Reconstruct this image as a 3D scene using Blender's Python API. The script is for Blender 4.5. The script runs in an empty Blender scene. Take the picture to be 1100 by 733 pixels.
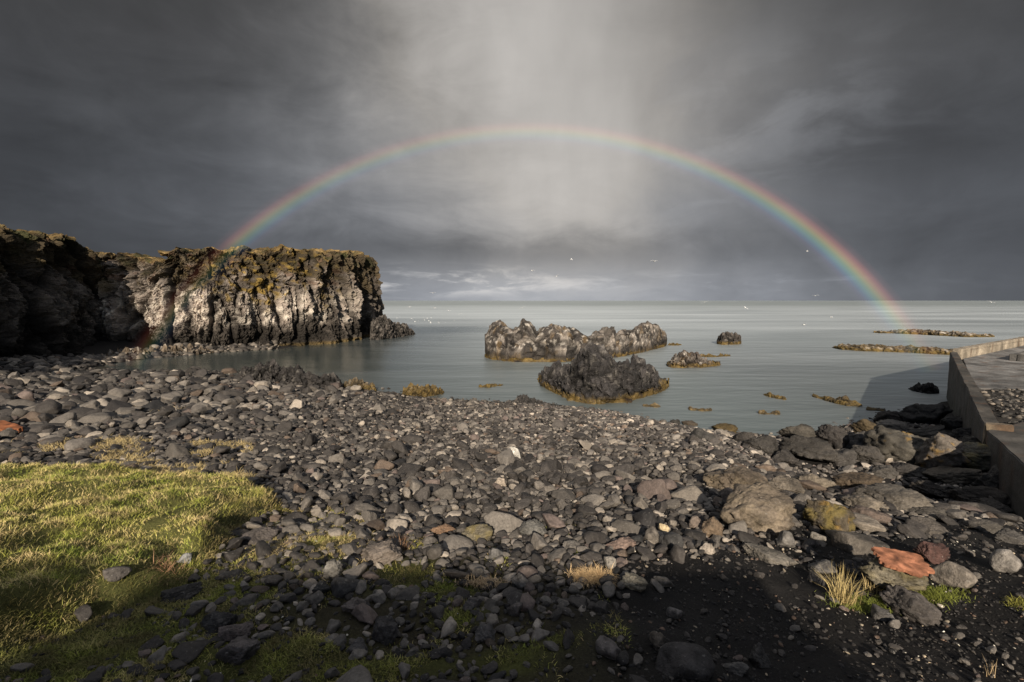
import bpy, math, random
import numpy as np
from mathutils import Vector

# ------------------------------------------------------------------ camera, sky, sun, exposure
SC = bpy.context.scene
COL = SC.collection
F, CX, CY, HORIZON, EYE = 520.0, 550.0, 366.5, 323.0, 6.0
PITCH = math.atan((CY - HORIZON) / F)
cam_data = bpy.data.cameras.new('camera')
cam_data.sensor_width = 36.0
cam_data.lens = 36.0 * F / 1100.0
cam_data.clip_start = 0.05
cam_data.clip_end = 60000.0
cam = bpy.data.objects.new('camera', cam_data)
COL.objects.link(cam)
cam.location = (0, 0, EYE)
cam.rotation_euler = (math.pi / 2 - PITCH, 0, 0)
SC.camera = cam

SUN_EL, SUN_AZ = math.radians(23.0), math.radians(1.5)      # light travels towards azimuth 1.5 deg right of +Y
SUN_DIR = Vector((math.sin(SUN_AZ) * math.cos(SUN_EL), math.cos(SUN_AZ) * math.cos(SUN_EL), -math.sin(SUN_EL)))
sun_data = bpy.data.lights.new('sun', 'SUN')
sun_data.energy = 5.0
sun_data.angle = math.radians(0.6)
sun_data.color = (1.0, 0.875, 0.71)
sun = bpy.data.objects.new('sun', sun_data)
COL.objects.link(sun)
sun.rotation_euler = SUN_DIR.to_track_quat('-Z', 'Y').to_euler()
SC.view_settings.view_transform = 'Standard'
SC.view_settings.look = 'None'
SC.view_settings.exposure = 0.55
SC.view_settings.gamma = 1.0
SC.view_settings.use_curve_mapping = False
SC.cycles.max_bounces = 6
SC.cycles.transparent_max_bounces = 12
SC.cycles.caustics_reflective = False
SC.cycles.caustics_refractive = False


class X:
    """a shader value that can be combined with ordinary arithmetic"""
    def __init__(s, nt, sock): s.nt, s.sock = nt, sock
    def _m(s, op, *a):
        n = s.nt.nodes.new('ShaderNodeMath'); n.operation = op
        for i, v in enumerate((s,) + a):
            if isinstance(v, X): s.nt.links.new(v.sock, n.inputs[i])
            else: n.inputs[i].default_value = v
        return X(s.nt, n.outputs[0])
    def __add__(s, o): return s._m('ADD', o)
    __radd__ = __add__
    def __mul__(s, o): return s._m('MULTIPLY', o)
    __rmul__ = __mul__
    def __sub__(s, o): return s._m('SUBTRACT', o)
    def __rsub__(s, o): return (s * -1.0) + o
    def exp(s): return s._m('EXPONENT')
    def max(s, o): return s._m('MAXIMUM', o)
    def min(s, o): return s._m('MINIMUM', o)
    def step(s, a, b):
        n = s.nt.nodes.new('ShaderNodeMapRange'); n.interpolation_type = 'SMOOTHSTEP'
        s.nt.links.new(s.sock, n.inputs['Value'])
        n.inputs['From Min'].default_value = a; n.inputs['From Max'].default_value = b
        return X(s.nt, n.outputs[0])


def build_world():
    w = bpy.data.worlds.new('World'); SC.world = w; w.use_nodes = True
    nt = w.node_tree; nt.nodes.clear()
    N = lambda t: nt.nodes.new(t)
    L = nt.links.new
    tc = N('ShaderNodeTexCoord')
    sep = N('ShaderNodeSeparateXYZ'); L(tc.outputs['Generated'], sep.inputs[0])
    x, y, z = (X(nt, sep.outputs[i]) for i in range(3))
    az = x._m('ARCTAN2', y) * (180 / math.pi)
    el = z._m('ARCSINE') * (180 / math.pi)

    def noise(sx, sy, sz, scale, detail, rough=0.55, dist=0.0, off=0.0):
        mp = N('ShaderNodeMapping'); mp.inputs['Scale'].default_value = (sx, sy, sz)
        mp.inputs['Location'].default_value = (off, off * 0.7, off * 1.3)
        L(tc.outputs['Generated'], mp.inputs[0])
        n = N('ShaderNodeTexNoise'); n.inputs['Scale'].default_value = scale
        n.inputs['Detail'].default_value = detail; n.inputs['Roughness'].default_value = rough
        n.inputs['Distortion'].default_value = dist
        L(mp.outputs[0], n.inputs['Vector'])
        return X(nt, n.outputs[0])
    big = noise(1, 1, 1.6, 2.2, 6, 0.55, 0.3)            # broad cloud masses
    mid = noise(1, 1, 2.4, 5.5, 8, 0.58, 0.5, 3.1)
    rain = noise(5.0, 5.0, 0.7, 2.2, 5, 0.5, 0.0, 7.7)   # slanted rain shafts
    low = noise(1, 1, 5.0, 7.0, 7, 0.6, 0.4, 1.7)        # flat clouds near the horizon
    b0 = big - 0.5; m0 = mid - 0.5
    azw = az + b0 * 22.0 + m0 * 7.0
    elw = el + b0 * -14.0 + m0 * 6.0

    def g(a, e, ca, sa, ce, se):
        u = (a - ca) * (1 / sa); v = (e - ce) * (1 / se)
        return ((u * u + v * v) * -1.0).exp()
    shaft = g(azw + (elw - 20.0) * 0.34, elw, 4.5, 17.5, 29.5, 19.0)
    glow = g(azw, elw, 3.5, 23.0, 10.5, 11.0)
    side = g(azw, elw, 8.0, 48.0, 6.0, 24.0)
    zen = el.step(34.0, 62.0)
    dark = g(azw, elw, 33.0, 12.0, 15.0, 5.0)
    wisp = mid.step(0.46, 0.68) * g(az, el, 27.0, 10.0, 15.0, 8.0)
    lum = 0.026 + shaft * 0.235 + glow * 0.125 + side * 0.055 + zen * 0.42
    lum = lum * (1.0 + m0 * (0.85 - shaft * 0.6 - glow * 0.3).max(0.25) + (rain - 0.5) * 0.34)
    lum = lum + wisp * 0.045
    lum = lum * (1.0 - dark * 0.40)
    # dark shelf of cloud and the paler strip under it
    band = g(az, el + m0 * 4.0, 3.0, 26.0, 5.6, 2.3)
    lum = lum * (1.0 - band * 0.36)
    strip = g(az, el, 2.0, 30.0, 0.0, 3.4)
    lum = lum + strip * 0.125
    lowp = low.step(0.44, 0.64) * g(az, el, -9.0, 14.0, 2.2, 1.3)
    lowq = low.step(0.50, 0.74) * g(az, el, 19.0, 16.0, 1.9, 1.0)
    lum = lum + lowp * 0.26 + lowq * 0.10
    lum = (lum * 1.07).max(0.012)
    mr = N('ShaderNodeMix'); mr.data_type = 'RGBA'
    tw = (shaft * 1.1 + glow * 0.6 + lowp * 0.8 + el.step(8.0, 30.0) * 0.5).min(1.0)
    L(tw.sock, mr.inputs[0])
    mr.inputs[6].default_value = (0.90, 0.965, 1.09, 1)
    mr.inputs[7].default_value = (1.05, 1.0, 0.945, 1)
    vm = N('ShaderNodeVectorMath'); vm.operation = 'SCALE'
    L(mr.outputs[2], vm.inputs[0]); L(lum.sock, vm.inputs['Scale'])
    bg1 = N('ShaderNodeBackground'); L(vm.outputs[0], bg1.inputs[0])
    sky = N('ShaderNodeTexSky'); sky.sky_type = 'NISHITA'; sky.sun_disc = False
    sky.sun_elevation = SUN_EL; sky.sun_rotation = math.pi + SUN_AZ
    bg2 = N('ShaderNodeBackground'); L(sky.outputs[0], bg2.inputs[0]); bg2.inputs[1].default_value = 0.05
    mx = N('ShaderNodeMixShader')
    L(y.step(0.05, -0.55).sock, mx.inputs[0]); L(bg1.outputs[0], mx.inputs[1]); L(bg2.outputs[0], mx.inputs[2])
    out = N('ShaderNodeOutputWorld'); L(mx.outputs[0], out.inputs[0])


build_world()

# ------------------------------------------------------------------ numbers: pixels, noise, ground
rng = np.random.default_rng(11)
ct, st = math.cos(PITCH), math.sin(PITCH)


def ray(px, py):
    px = np.asarray(px, float); py = np.asarray(py, float)
    u = (px - CX) / F; v = -(py - CY) / F
    return np.stack([u, ct + v * st + 0 * u, -st + v * ct + 0 * u], -1)


def at(px, py, z=0.0):
    d = ray(px, py); k = (z - EYE) / d[..., 2]
    return np.array([0, 0, EYE]) + d * k[..., None] if d.ndim > 1 else np.array([0, 0, EYE]) + d * k


def z_at(px, py, depth):
    d = ray(px, py); return EYE + d[..., 2] / d[..., 1] * depth


def project(p):
    p = np.asarray(p, float); x = p[..., 0]; y = p[..., 1]; z = p[..., 2] - EYE
    dep = y * ct - z * st; up = y * st + z * ct
    dep = np.maximum(dep, 1e-3)
    return CX + F * x / dep, CY - F * up / dep, dep


_perm = np.random.default_rng(5).permutation(4096).astype(np.int64)
_gr = np.random.default_rng(6).normal(size=(4096, 3)); _gr /= np.linalg.norm(_gr, axis=1)[:, None]
_rv = np.random.default_rng(7).random((4096, 4))


def _h(i): return _perm[(_perm[(_perm[i[..., 0] & 4095] + i[..., 1]) & 4095] + i[..., 2]) & 4095]


def pn(p):
    p = np.asarray(p, float); i = np.floor(p).astype(np.int64); f = p - i
    w = f * f * f * (f * (f * 6 - 15) + 10); r = 0
    for a in (0, 1):
        for b in (0, 1):
            for c in (0, 1):
                g = _gr[_h(i + np.array([a, b, c]))]
                dt = ((f - np.array([a, b, c])) * g).sum(-1)
                r = r + dt * (w[..., 0] if a else 1 - w[..., 0]) * (w[..., 1] if b else 1 - w[..., 1]) * (w[..., 2] if c else 1 - w[..., 2])
    return r * 1.5


def fbm(p, o=4, gain=0.5, lac=2.03):
    r = 0; a = 1.0; p = np.asarray(p, float)
    for k in range(o):
        r = r + a * pn(p + 17.3 * k); p = p * lac; a *= gain
    return r


def ridged(p, o=4):
    r = 0; a = 0.6; p = np.asarray(p, float)
    for k in range(o):
        r = r + a * (1 - 2 * np.abs(pn(p + 9.1 * k))); p = p * 2.1; a *= 0.5
    return r


def worley(p):
    p = np.asarray(p, float); i = np.floor(p).astype(np.int64)
    f1 = np.full(p.shape[:-1], 9.0); f2 = f1.copy(); cid = np.zeros(p.shape[:-1], np.int64)
    for a in (-1, 0, 1):
        for b in (-1, 0, 1):
            for c in (-1, 0, 1):
                j = i + np.array([a, b, c]); h = _h(j)
                d = np.linalg.norm(j + _rv[h][..., :3] - p, axis=-1)
                m = d < f1
                f2 = np.where(m, f1, np.minimum(f2, d)); f1 = np.where(m, d, f1); cid = np.where(m, h, cid)
    return f1, f2, _rv[cid][..., 3]


def sstep(a, b, x):
    t = np.clip((x - a) / (b - a), 0, 1); return t * t * (3 - 2 * t)


def in_poly(px, py, poly):
    r = np.zeros(np.shape(px), bool); n = len(poly)
    for k in range(n):
        x1, y1 = poly[k]; x2, y2 = poly[(k + 1) % n]
        c = ((y1 > py) != (y2 > py)) & (px < (x2 - x1) * (py - y1) / (y2 - y1 + 1e-12) + x1); r ^= c
    return r


def poly_sd(px, py, poly):
    d = np.full(np.shape(px), 1e9); n = len(poly)
    for k in range(n):
        a = np.array(poly[k]); b = np.array(poly[(k + 1) % n]); e = b - a
        t = np.clip(((px - a[0]) * e[0] + (py - a[1]) * e[1]) / (e @ e), 0, 1)
        d = np.minimum(d, np.hypot(px - a[0] - t * e[0], py - a[1] - t * e[1]))
    return np.where(in_poly(px, py, poly), d, -d)


SHORE = np.array([at(*p)[:2] for p in [(100, 403), (150, 402), (200, 401), (260, 407), (300, 412), (400, 421), (450, 427), (520, 432), (580, 434),
                                      (650, 442), (700, 452), (760, 464), (830, 470), (870, 468), (905, 460), (960, 446), (1000, 440), (1018, 432)]])
FARSHORE = [tuple(at(*p)[:2]) for p in [(60, 398), (90, 394), (130, 388), (230, 379), (330, 373.5), (400, 366), (436, 361)]]
MOUND = [(-14, 8.0), (-7, 7.15), (-4.6, 6.7), (-3.1, 6.15), (-2.75, 5.5), (-2.95, 4.7), (-2.55, 4.05), (-2.9, 3.0), (-3.5, 1.6), (-14, 0.5)]


def ys(x):
    xs = np.concatenate([[-60, -46, -38], SHORE[:, 0], [40, 80]])
    yv = np.concatenate([[66, 60, 44], SHORE[:, 1], [34, 50]])
    o = np.argsort(xs); return np.interp(x, xs[o], yv[o])


def mound(x, y):
    xx = x + 0.16 * pn(np.stack([x * 1.7, y * 1.7, 0 * x + 3.3], -1)) ; yy = y + 0.16 * pn(np.stack([x * 1.7, y * 1.7, 0 * x + 8.3], -1))
    return poly_sd(xx, yy, MOUND)


def gz(x, y, fine=True):
    x = np.asarray(x, float); y = np.asarray(y, float)
    s = ys(x); z = 4.35 * (1 - np.maximum(y, -3) / s)
    z = np.where(z < 0, np.maximum(z * 0.55, -7), z)
    d = poly_sd(x, y, FARSHORE[:-2] + [(-29, 75), (-30, 130), (-90, 130), (-90, 40)])
    z = np.maximum(z, np.clip(d * 0.16 , -7, 1.6))
    z = z - 1.0 * np.exp(-(((x - 9.3) / 3.2) ** 2 + ((y - 9.8) / 3.2) ** 2))
    if fine:
        near = (y > -4) & (y < 30) & (np.abs(x) < 40)
        if near.any():
            xn, yn = x[near], y[near]; q = np.stack([xn, yn, 0 * xn], -1)
            add = 0.12 * fbm(q * 0.45, 3) + 0.025 * fbm(q * 2.6, 3)
            m = mound(xn, yn)
            add = add + sstep(-0.12, 0.22, m) * (0.24 + 0.10 * fbm(q * 1.6 + 40, 3) + 0.035 * fbm(q * 4.2 + 4, 2)) + 0.05 * sstep(0.2, 1.5, m)
            z = z.copy(); z[near] += add * sstep(-0.3, 0.6, z[near])
    return z


def gpt(px, py):
    """the point where the line of sight through a pixel meets the ground"""
    d = ray(px, py); t = np.linspace(1.5, 60, 2400)
    P = np.array([0, 0, EYE]) + d[None] * t[:, None]
    k = np.argmax(P[:, 2] < gz(P[:, 0], P[:, 1])); return P[k]


MOSSY_SPOTS = [(gpt(*c)[:2], rx, ry) for c, rx, ry in [((432, 622), 0.34, 0.30), ((478, 634), 0.26, 0.16), ((492, 663), 0.2, 0.13), ((300, 575), 0.75, 0.35), ((350, 583), 0.35, 0.3), ((420, 716), 0.55, 0.16), ((160, 640), 1.1, 0.5), ((90, 690), 0.9, 0.5), ((300, 715), 0.7, 0.22), ((540, 712), 0.25, 0.12), ((603, 690), 0.08, 0.06)]]


def moss_mask(x, y):
    r = 0
    for c, rx, ry in MOSSY_SPOTS: r = np.maximum(r, np.exp(-(((x - c[0]) / rx) ** 2 + ((y - c[1]) / ry) ** 2) ** 1.5))
    return r


# ------------------------------------------------------------------ building helpers
def mesh_obj(name, V, T, mat, col=None, parent=None, smooth=True, quads=False, attrs=None, link=True):
    V = np.asarray(V, np.float32); T = np.asarray(T, np.int32); k = T.shape[1]
    me = bpy.data.meshes.new(name)
    me.vertices.add(len(V)); me.vertices.foreach_set('co', V.ravel())
    me.loops.add(T.size); me.loops.foreach_set('vertex_index', T.ravel())
    me.polygons.add(len(T)); me.polygons.foreach_set('loop_start', np.arange(0, T.size, k, dtype=np.int32))
    me.polygons.foreach_set('loop_total', np.full(len(T), k, np.int32))
    me.polygons.foreach_set('use_smooth', np.full(len(T), smooth, bool))
    if col is not None:
        c = np.ones((len(V), 4), np.float32); c[:, :3] = col
        at_ = me.attributes.new('col', 'FLOAT_COLOR', 'POINT'); at_.data.foreach_set('color', c.ravel())
    for nm, val in (attrs or {}).items():
        a = me.attributes.new(nm, 'FLOAT', 'POINT'); a.data.foreach_set('value', np.asarray(val, np.float32))
    me.update(calc_edges=True); me.validate()
    if mat: me.materials.append(mat)
    o = bpy.data.objects.new(name, me)
    if link: COL.objects.link(o)
    if parent: o.parent = parent
    return o


def tag(o, label, cat, group=None):
    o['label'] = label; o['category'] = cat
    if group: o['group'] = group
    return o


def struct(o, kind='structure'): o['kind'] = kind; return o


def empty(name, loc=(0, 0, 0)):
    o = bpy.data.objects.new(name, None); o.location = loc; COL.objects.link(o); return o


def grid_faces(nu, nv):
    i = np.arange(nu - 1)[:, None] * nv + np.arange(nv - 1)[None]
    return np.stack([i, i + nv, i + nv + 1, i + 1], -1).reshape(-1, 4)


def mat_new(name):
    m = bpy.data.materials.new(name); m.use_nodes = True; nt = m.node_tree
    return m, nt, nt.nodes['Principled BSDF']


def node_noise(nt, scale, detail=5, rough=0.6, vec='Object', dist=0.0):
    tc = nt.nodes.new('ShaderNodeNewGeometry') if vec == 'Position' else nt.nodes.new('ShaderNodeTexCoord')
    n = nt.nodes.new('ShaderNodeTexNoise'); n.inputs['Scale'].default_value = scale
    n.inputs['Detail'].default_value = detail; n.inputs['Roughness'].default_value = rough; n.inputs['Distortion'].default_value = dist
    nt.links.new(tc.outputs[vec], n.inputs['Vector']); return n


def rock_mat(name, s1=3.0, s2=30.0, bump=0.5, dist=0.05, rough=0.75, contrast=0.9, speck=0.0, spec=0.4):
    m, nt, b = mat_new(name); L = nt.links.new
    at_ = nt.nodes.new('ShaderNodeAttribute'); at_.attribute_name = 'col'
    n1 = node_noise(nt, s1, 6, 0.65, 'Position'); n2 = node_noise(nt, s2, 5, 0.7, 'Position')
    k = (X(nt, n1.outputs[0]) - 0.5) * contrast * 1.6 + (X(nt, n2.outputs[0]) - 0.5) * contrast * 2.0 + 1.0
    k = k.max(0.15)
    vm = nt.nodes.new('ShaderNodeVectorMath'); vm.operation = 'SCALE'
    L(at_.outputs['Color'], vm.inputs[0]); L(k.sock, vm.inputs['Scale'])
    outc = vm.outputs[0]
    if speck > 0:
        n3 = node_noise(nt, s2 * 1.7, 2, 0.5, 'Position')
        mx = nt.nodes.new('ShaderNodeMix'); mx.data_type = 'RGBA'
        L((X(nt, n3.outputs[0]).step(0.66, 0.72) * speck).sock, mx.inputs[0]); L(outc, mx.inputs[6])
        mx.inputs[7].default_value = (0.36, 0.34, 0.31, 1); outc = mx.outputs[2]
    L(outc, b.inputs['Base Color'])
    b.inputs['Specular IOR Level'].default_value = spec
    r = (X(nt, n1.outputs[0]) - 0.5) * 0.5 + rough
    L(r.min(1.0).sock, b.inputs['Roughness'])
    bp = nt.nodes.new('ShaderNodeBump'); bp.inputs['Strength'].default_value = bump; bp.inputs['Distance'].default_value = dist
    h = X(nt, n1.outputs[0]) * 0.6 + X(nt, n2.outputs[0]) * 0.4
    L(h.sock, bp.inputs['Height']); L(bp.outputs[0], b.inputs['Normal'])
    return m


M_CLIFF = rock_mat('cliff_basalt', 1.1, 5.0, 0.9, 0.5, 0.88, 0.8, spec=0.15)
M_CRAG = rock_mat('lava_rock', 2.6, 11.0, 0.9, 0.2, 0.8, 0.9, 0.35)
M_STONE = rock_mat('beach_stone', 5.0, 38.0, 0.6, 0.03, 0.74, 0.9, 0.25, spec=0.3)
M_BOULDER = rock_mat('boulder_rock', 4.0, 26.0, 1.0, 0.06, 0.78, 1.05, 0.30, spec=0.3)
M_WEED = rock_mat('seaweed', 4.0, 22.0, 1.0, 0.1, 0.6, 1.0)
M_CONC = rock_mat('weathered_concrete', 1.6, 14.0, 0.7, 0.04, 0.8, 0.95, 0.12)
M_RUST = rock_mat('rusty_steel', 9.0, 70.0, 0.5, 0.008, 0.85, 0.6, spec=0.2)


def plain_mat(name, rough=0.9, contrast=0.4, scale=20, spec=0.2, translucent=0.0):
    m, nt, b = mat_new(name); at_ = nt.nodes.new('ShaderNodeAttribute'); at_.attribute_name = 'col'
    n = node_noise(nt, scale, 4, 0.6, 'Position'); k = (X(nt, n.outputs[0]) - 0.5) * contrast * 2 + 1.0
    vm = nt.nodes.new('ShaderNodeVectorMath'); vm.operation = 'SCALE'
    nt.links.new(at_.outputs['Color'], vm.inputs[0]); nt.links.new(k.sock, vm.inputs['Scale'])
    nt.links.new(vm.outputs[0], b.inputs['Base Color'])
    b.inputs['Roughness'].default_value = rough; b.inputs['Specular IOR Level'].default_value = spec
    return m


M_GRASS = plain_mat('grass_blades', 0.75, 0.2, 6)
M_PLUM = plain_mat('gull_plumage', 0.8, 0.05)
M_SHELL = plain_mat('broken_shell', 0.6, 0.2, 60)


# ------------------------------------------------------------------ ground and sea
def axis(lo, hi, step, lo2, hi2, n=46):
    core = np.arange(lo, hi + step / 2, step)
    a = lo - np.geomspace(step, lo - lo2, n)[::-1]; b = hi + np.geomspace(step, hi2 - hi, n)
    return np.concatenate([a, core, b])


xs_ = axis(-9, 9, 0.07, -20000, 20000, 70); ys_ = axis(0.5, 10, 0.07, -6000, 22000, 80)
GX, GY = np.meshgrid(xs_, ys_, indexing='ij')
GZ = gz(GX.ravel(), GY.ravel()); GXf, GYf = GX.ravel(), GY.ravel()
q = np.stack([GXf, GYf, 0 * GXf], -1)
GZ = GZ + np.where((np.abs(GXf) < 12) & (GYf > 0) & (GYf < 12), 0.012 * fbm(q * 9, 2), 0)
md = mound(GXf, GYf)
nz = 0.5 + 0.5 * fbm(q * 1.3, 4)
sand = np.array([0.0135, 0.0125, 0.012]); soil = np.array([0.035, 0.03, 0.018]); turf = np.array([0.075, 0.075, 0.024])
gcol = sand[None] * (0.6 + 0.8 * nz[:, None])
left = sstep(0.9, 0.0, GXf) * sstep(5.0, 3.8, GYf)
gcol = gcol * (1 - left[:, None]) + (soil * 0.9)[None] * left[:, None]
nearm = (np.abs(GXf) < 8) & (GYf > 0) & (GYf < 8); gm = np.zeros(len(GXf)); gm[nearm] = np.clip(moss_mask(GXf[nearm], GYf[nearm]) * 1.3 + 0.6 * (nz[nearm] - 0.45), 0, 1) * (GXf[nearm] < 0.8) * sstep(6.2, 5.2, GYf[nearm]); gm = gm[:, None] * 0.85
gcol = gcol * (1 - gm) + np.array([0.055, 0.058, 0.016])[None] * gm * (0.5 + nz[:, None])
mk = sstep(-0.05, 0.25, md)[:, None]
gcol = gcol * (1 - mk) + turf[None] * mk * (0.6 + 0.8 * nz[:, None])
under = sstep(0.05, -0.5, GZ)[:, None]
gcol = gcol * (1 - under) + np.array([0.05, 0.05, 0.034])[None] * under * (0.4 + 1.2 * nz[:, None])
M_GROUND = rock_mat('black_sand_and_soil', 6.0, 60.0, 0.8, 0.03, 0.9, 1.1, 0.12, spec=0.15)
struct(mesh_obj('ground', np.stack([GXf, GYf, GZ], -1), grid_faces(len(xs_), len(ys_)), M_GROUND, gcol))


def sea_mat():
    m, nt, b = mat_new('sea_water'); L = nt.links.new; nt.nodes.remove(b)
    out = [n for n in nt.nodes if n.type == 'OUTPUT_MATERIAL'][0]
    geo = nt.nodes.new('ShaderNodeNewGeometry')

    def nz_(sx, sy, det, scale=1.0, d=0.0):
        mp = nt.nodes.new('ShaderNodeMapping'); mp.inputs['Scale'].default_value = (sx, sy, 1); L(geo.outputs['Position'], mp.inputs[0])
        n = nt.nodes.new('ShaderNodeTexNoise'); n.inputs['Scale'].default_value = scale; n.inputs['Detail'].default_value = det
        n.inputs['Distortion'].default_value = d; L(mp.outputs[0], n.inputs['Vector']); return X(nt, n.outputs[0])
    h = nz_(0.16, 0.5, 4) * 0.5 + nz_(0.9, 2.4, 4) * 0.10 + nz_(4.0, 7.0, 3) * 0.022
    streak = nz_(0.012, 0.055, 3, 1.0, 0.6)
    bp = nt.nodes.new('ShaderNodeBump'); bp.inputs['Distance'].default_value = 0.35
    sp = nt.nodes.new('ShaderNodeSeparateXYZ'); L(geo.outputs['Position'], sp.inputs[0]); off = X(nt, sp.outputs[1])
    openw = X(nt, sp.outputs[0]).step(-22.0, 10.0).max(off.step(62.0, 190.0))              # sheltered cove to open bay
    L(((1.0 - off.step(35.0, 260.0)) * 0.40 + 0.15).sock, bp.inputs['Strength'])          # open water lies smoother than the ruffled shallows
    L(h.sock, bp.inputs['Height'])
    fr = nt.nodes.new('ShaderNodeFresnel'); fr.inputs[0].default_value = 1.33; L(bp.outputs[0], fr.inputs['Normal'])
    gl = nt.nodes.new('ShaderNodeBsdfGlossy'); gl.inputs['Color'].default_value = (0.93, 0.985, 1.0, 1)
    L(((streak - 0.5) * 0.35 + openw * 0.26 + 0.20).max(0.10).sock, gl.inputs['Roughness']); L(bp.outputs[0], gl.inputs['Normal'])
    tr = nt.nodes.new('ShaderNodeBsdfTransparent'); tr.inputs[0].default_value = (0.72, 0.80, 0.74, 1)
    df = nt.nodes.new('ShaderNodeBsdfDiffuse'); df.inputs[0].default_value = (0.115, 0.148, 0.146, 1)
    m1 = nt.nodes.new('ShaderNodeMixShader'); L((openw * 0.36 + 0.22 - X(nt, sp.outputs[0]).step(9.0, 24.0) * (1.0 - off.step(40.0, 80.0)) * 0.38).sock, m1.inputs[0])      # open bay's paler body colour stands in for reflected sky; cove and pier get less
    L(tr.outputs[0], m1.inputs[1]); L(df.outputs[0], m1.inputs[2])
    m2 = nt.nodes.new('ShaderNodeMixShader'); L((X(nt, fr.outputs[0]) * (1.0 - off.step(60.0, 800.0) * 0.52) * ((streak - 0.5) * 0.45 + 1.0)).min(1.0).sock, m2.inputs[0]); L(m1.outputs[0], m2.inputs[1]); L(gl.outputs[0], m2.inputs[2])
    L(m2.outputs[0], out.inputs[0]); return m


a = 20000.0
struct(mesh_obj('sea', [(-a, 8, 0), (a, 8, 0), (a, a, 0), (-a, a, 0)], [(0, 1, 2, 3)], sea_mat(), smooth=False))


# ------------------------------------------------------------------ cliffs
def resample(P, n):
    P = np.asarray(P, float); d = np.r_[0, np.cumsum(np.hypot(np.diff(P[:, 0]), np.diff(P[:, 1])))]
    s = np.linspace(0, d[-1], n); Q = np.stack([np.interp(s, d, P[:, k]) for k in range(P.shape[1])], -1)
    ker = np.hanning(max(5, n // 40) | 1); ker /= ker.sum(); h = len(ker) // 2
    for k in range(Q.shape[1]):
        Q[:, k] = np.convolve(np.pad(Q[:, k], h, 'edge'), ker, 'valid')
    return Q, s


def cliff(name, st_, nu, nv, npl, setback, colour, depth=30, amp=1.0, z0=-0.8, seed=0.0, taper=lambda u: 1 + 0 * u, gullies=()):
    """st_ rows: x, y, top height.  A face of displaced blocks and columns with turf laid back from its brow."""
    Q, s = resample(st_, nu)
    T = np.gradient(Q[:, :2], axis=0); T /= np.linalg.norm(T, axis=1)[:, None]
    ker = np.hanning(61); ker /= ker.sum()
    T = np.stack([np.convolve(np.pad(T[:, k], 30, 'edge'), ker, 'valid') for k in (0, 1)], -1); T /= np.linalg.norm(T, axis=1)[:, None]
    Nn = np.stack([T[:, 1], -T[:, 0]], -1)          # outward: to the right of the walking direction
    v = np.linspace(0, 1, nv)
    V = np.zeros((nu, nv + npl, 3)); A = np.zeros((nu, nv + npl)); top = np.zeros((nu, nv + npl), bool); top[:, nv:] = True
    ht = Q[:, 2] + 0.8 * fbm(np.stack([s * 0.34, s * 0 + seed, s * 0], -1), 4)
    for j in range(nv + npl):
        if j < nv:
            off = setback(v[j], s / s[-1]); z = z0 + (ht - z0) * v[j]; A[:, j] = v[j]
        else:
            k = (j - nv + 1) / npl; b = depth * k ** 1.8
            b = b * taper(s / s[-1]); off = setback(1.0, s / s[-1]) + b; z = ht + 0.012 * b + 0.10 * b / (1 + 0.4 * b) * fbm(np.stack([s * 0.5, s * 0 + b * 0.4, s * 0 + seed], -1), 3); A[:, j] = 1 + k
        V[:, j, :2] = Q[:, :2] - Nn * np.asarray(off)[:, None]; V[:, j, 2] = z
    P = V.reshape(-1, 3); a_ = A.ravel(); face = np.clip(1.15 - np.maximum(a_ - 0.93, 0) * 6, 0, 1)
    sc = np.array([1, 1, 0.28])
    f1, f2, c1 = worley(P * np.array([0.42, 0.42, 0.085]) + seed)
    g1, g2, c2 = worley((P + 0.4 * pn(P * 0.9)[:, None]) * np.array([1.25, 1.25, 0.38]) + seed + 20)
    e1, e2, c3 = worley(P * np.array([2.8, 2.8, 1.1]) + seed + 50)
    crack = np.clip((f2 - f1) * 3, 0, 1)
    col_ = ridged(P * sc * 0.55 + seed, 3)
    rough = fbm(P * np.array([.22, .22, .10]) + seed, 4) * 1.0 + (c1 - 0.5) * 1.25 - (1 - crack) * 1.0 + (c2 - 0.5) * 0.6 + (c3 - 0.5) * 0.28 + col_ * 0.7 + fbm(P * 1.7, 3) * 0.22
    gpx, _, _ = project(np.stack([Q[:, 0], Q[:, 1], 0 * s + 6.0], -1)); gul = np.zeros(nu)
    for gp_, gw, gd in gullies: gul += 0.75 * gd * np.exp(-((gpx + 3 * pn(np.stack([s * .9, s * 0, s * 0], -1)) - gp_) / gw) ** 2)
    h1, h2, c4 = worley(P * np.array([6.0, 6.0, 3.2]) + seed + 80)
    rough = rough + (c4 - 0.5) * 0.22 - 0.12 * np.clip(1 - (h2 - h1) * 6, 0, 1) - np.repeat(gul, nv + npl) * np.clip(a_ * 1.6, 0, 1) * (0.7 + 0.6 * pn(P * 0.35 + 5))
    d = rough * amp * face
    Nf = np.repeat(Nn, nv + npl, axis=0)
    P2 = P.copy(); P2[:, :2] += Nf * d[:, None]
    P2[:, 2] += np.where(a_ > 0.05, (c2 - 0.5) * 0.25 + (c3 - 0.5) * 0.2 + 0.25 * fbm(P * 0.7 + 9, 3), 0) * np.where(a_ > 0.9, 0.9, 0.6)
    wob = pn(P * 0.8 + 31) * 0.35
    P2[:, :2] += np.repeat(T, nv + npl, axis=0) * (wob * face)[:, None]
    C = colour(P, P2, a_, dict(c1=c1, c2=c2, c3=c3, crack=crack, s=np.repeat(s / s[-1], nv + npl), d=rough))
    return mesh_obj(name, P2, grid_faces(nu, nv + npl), M_CLIFF, C, smooth=False)


def mixc(c, t, k): return c * (1 - k[:, None]) + np.asarray(t)[None] * k[:, None]


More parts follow.
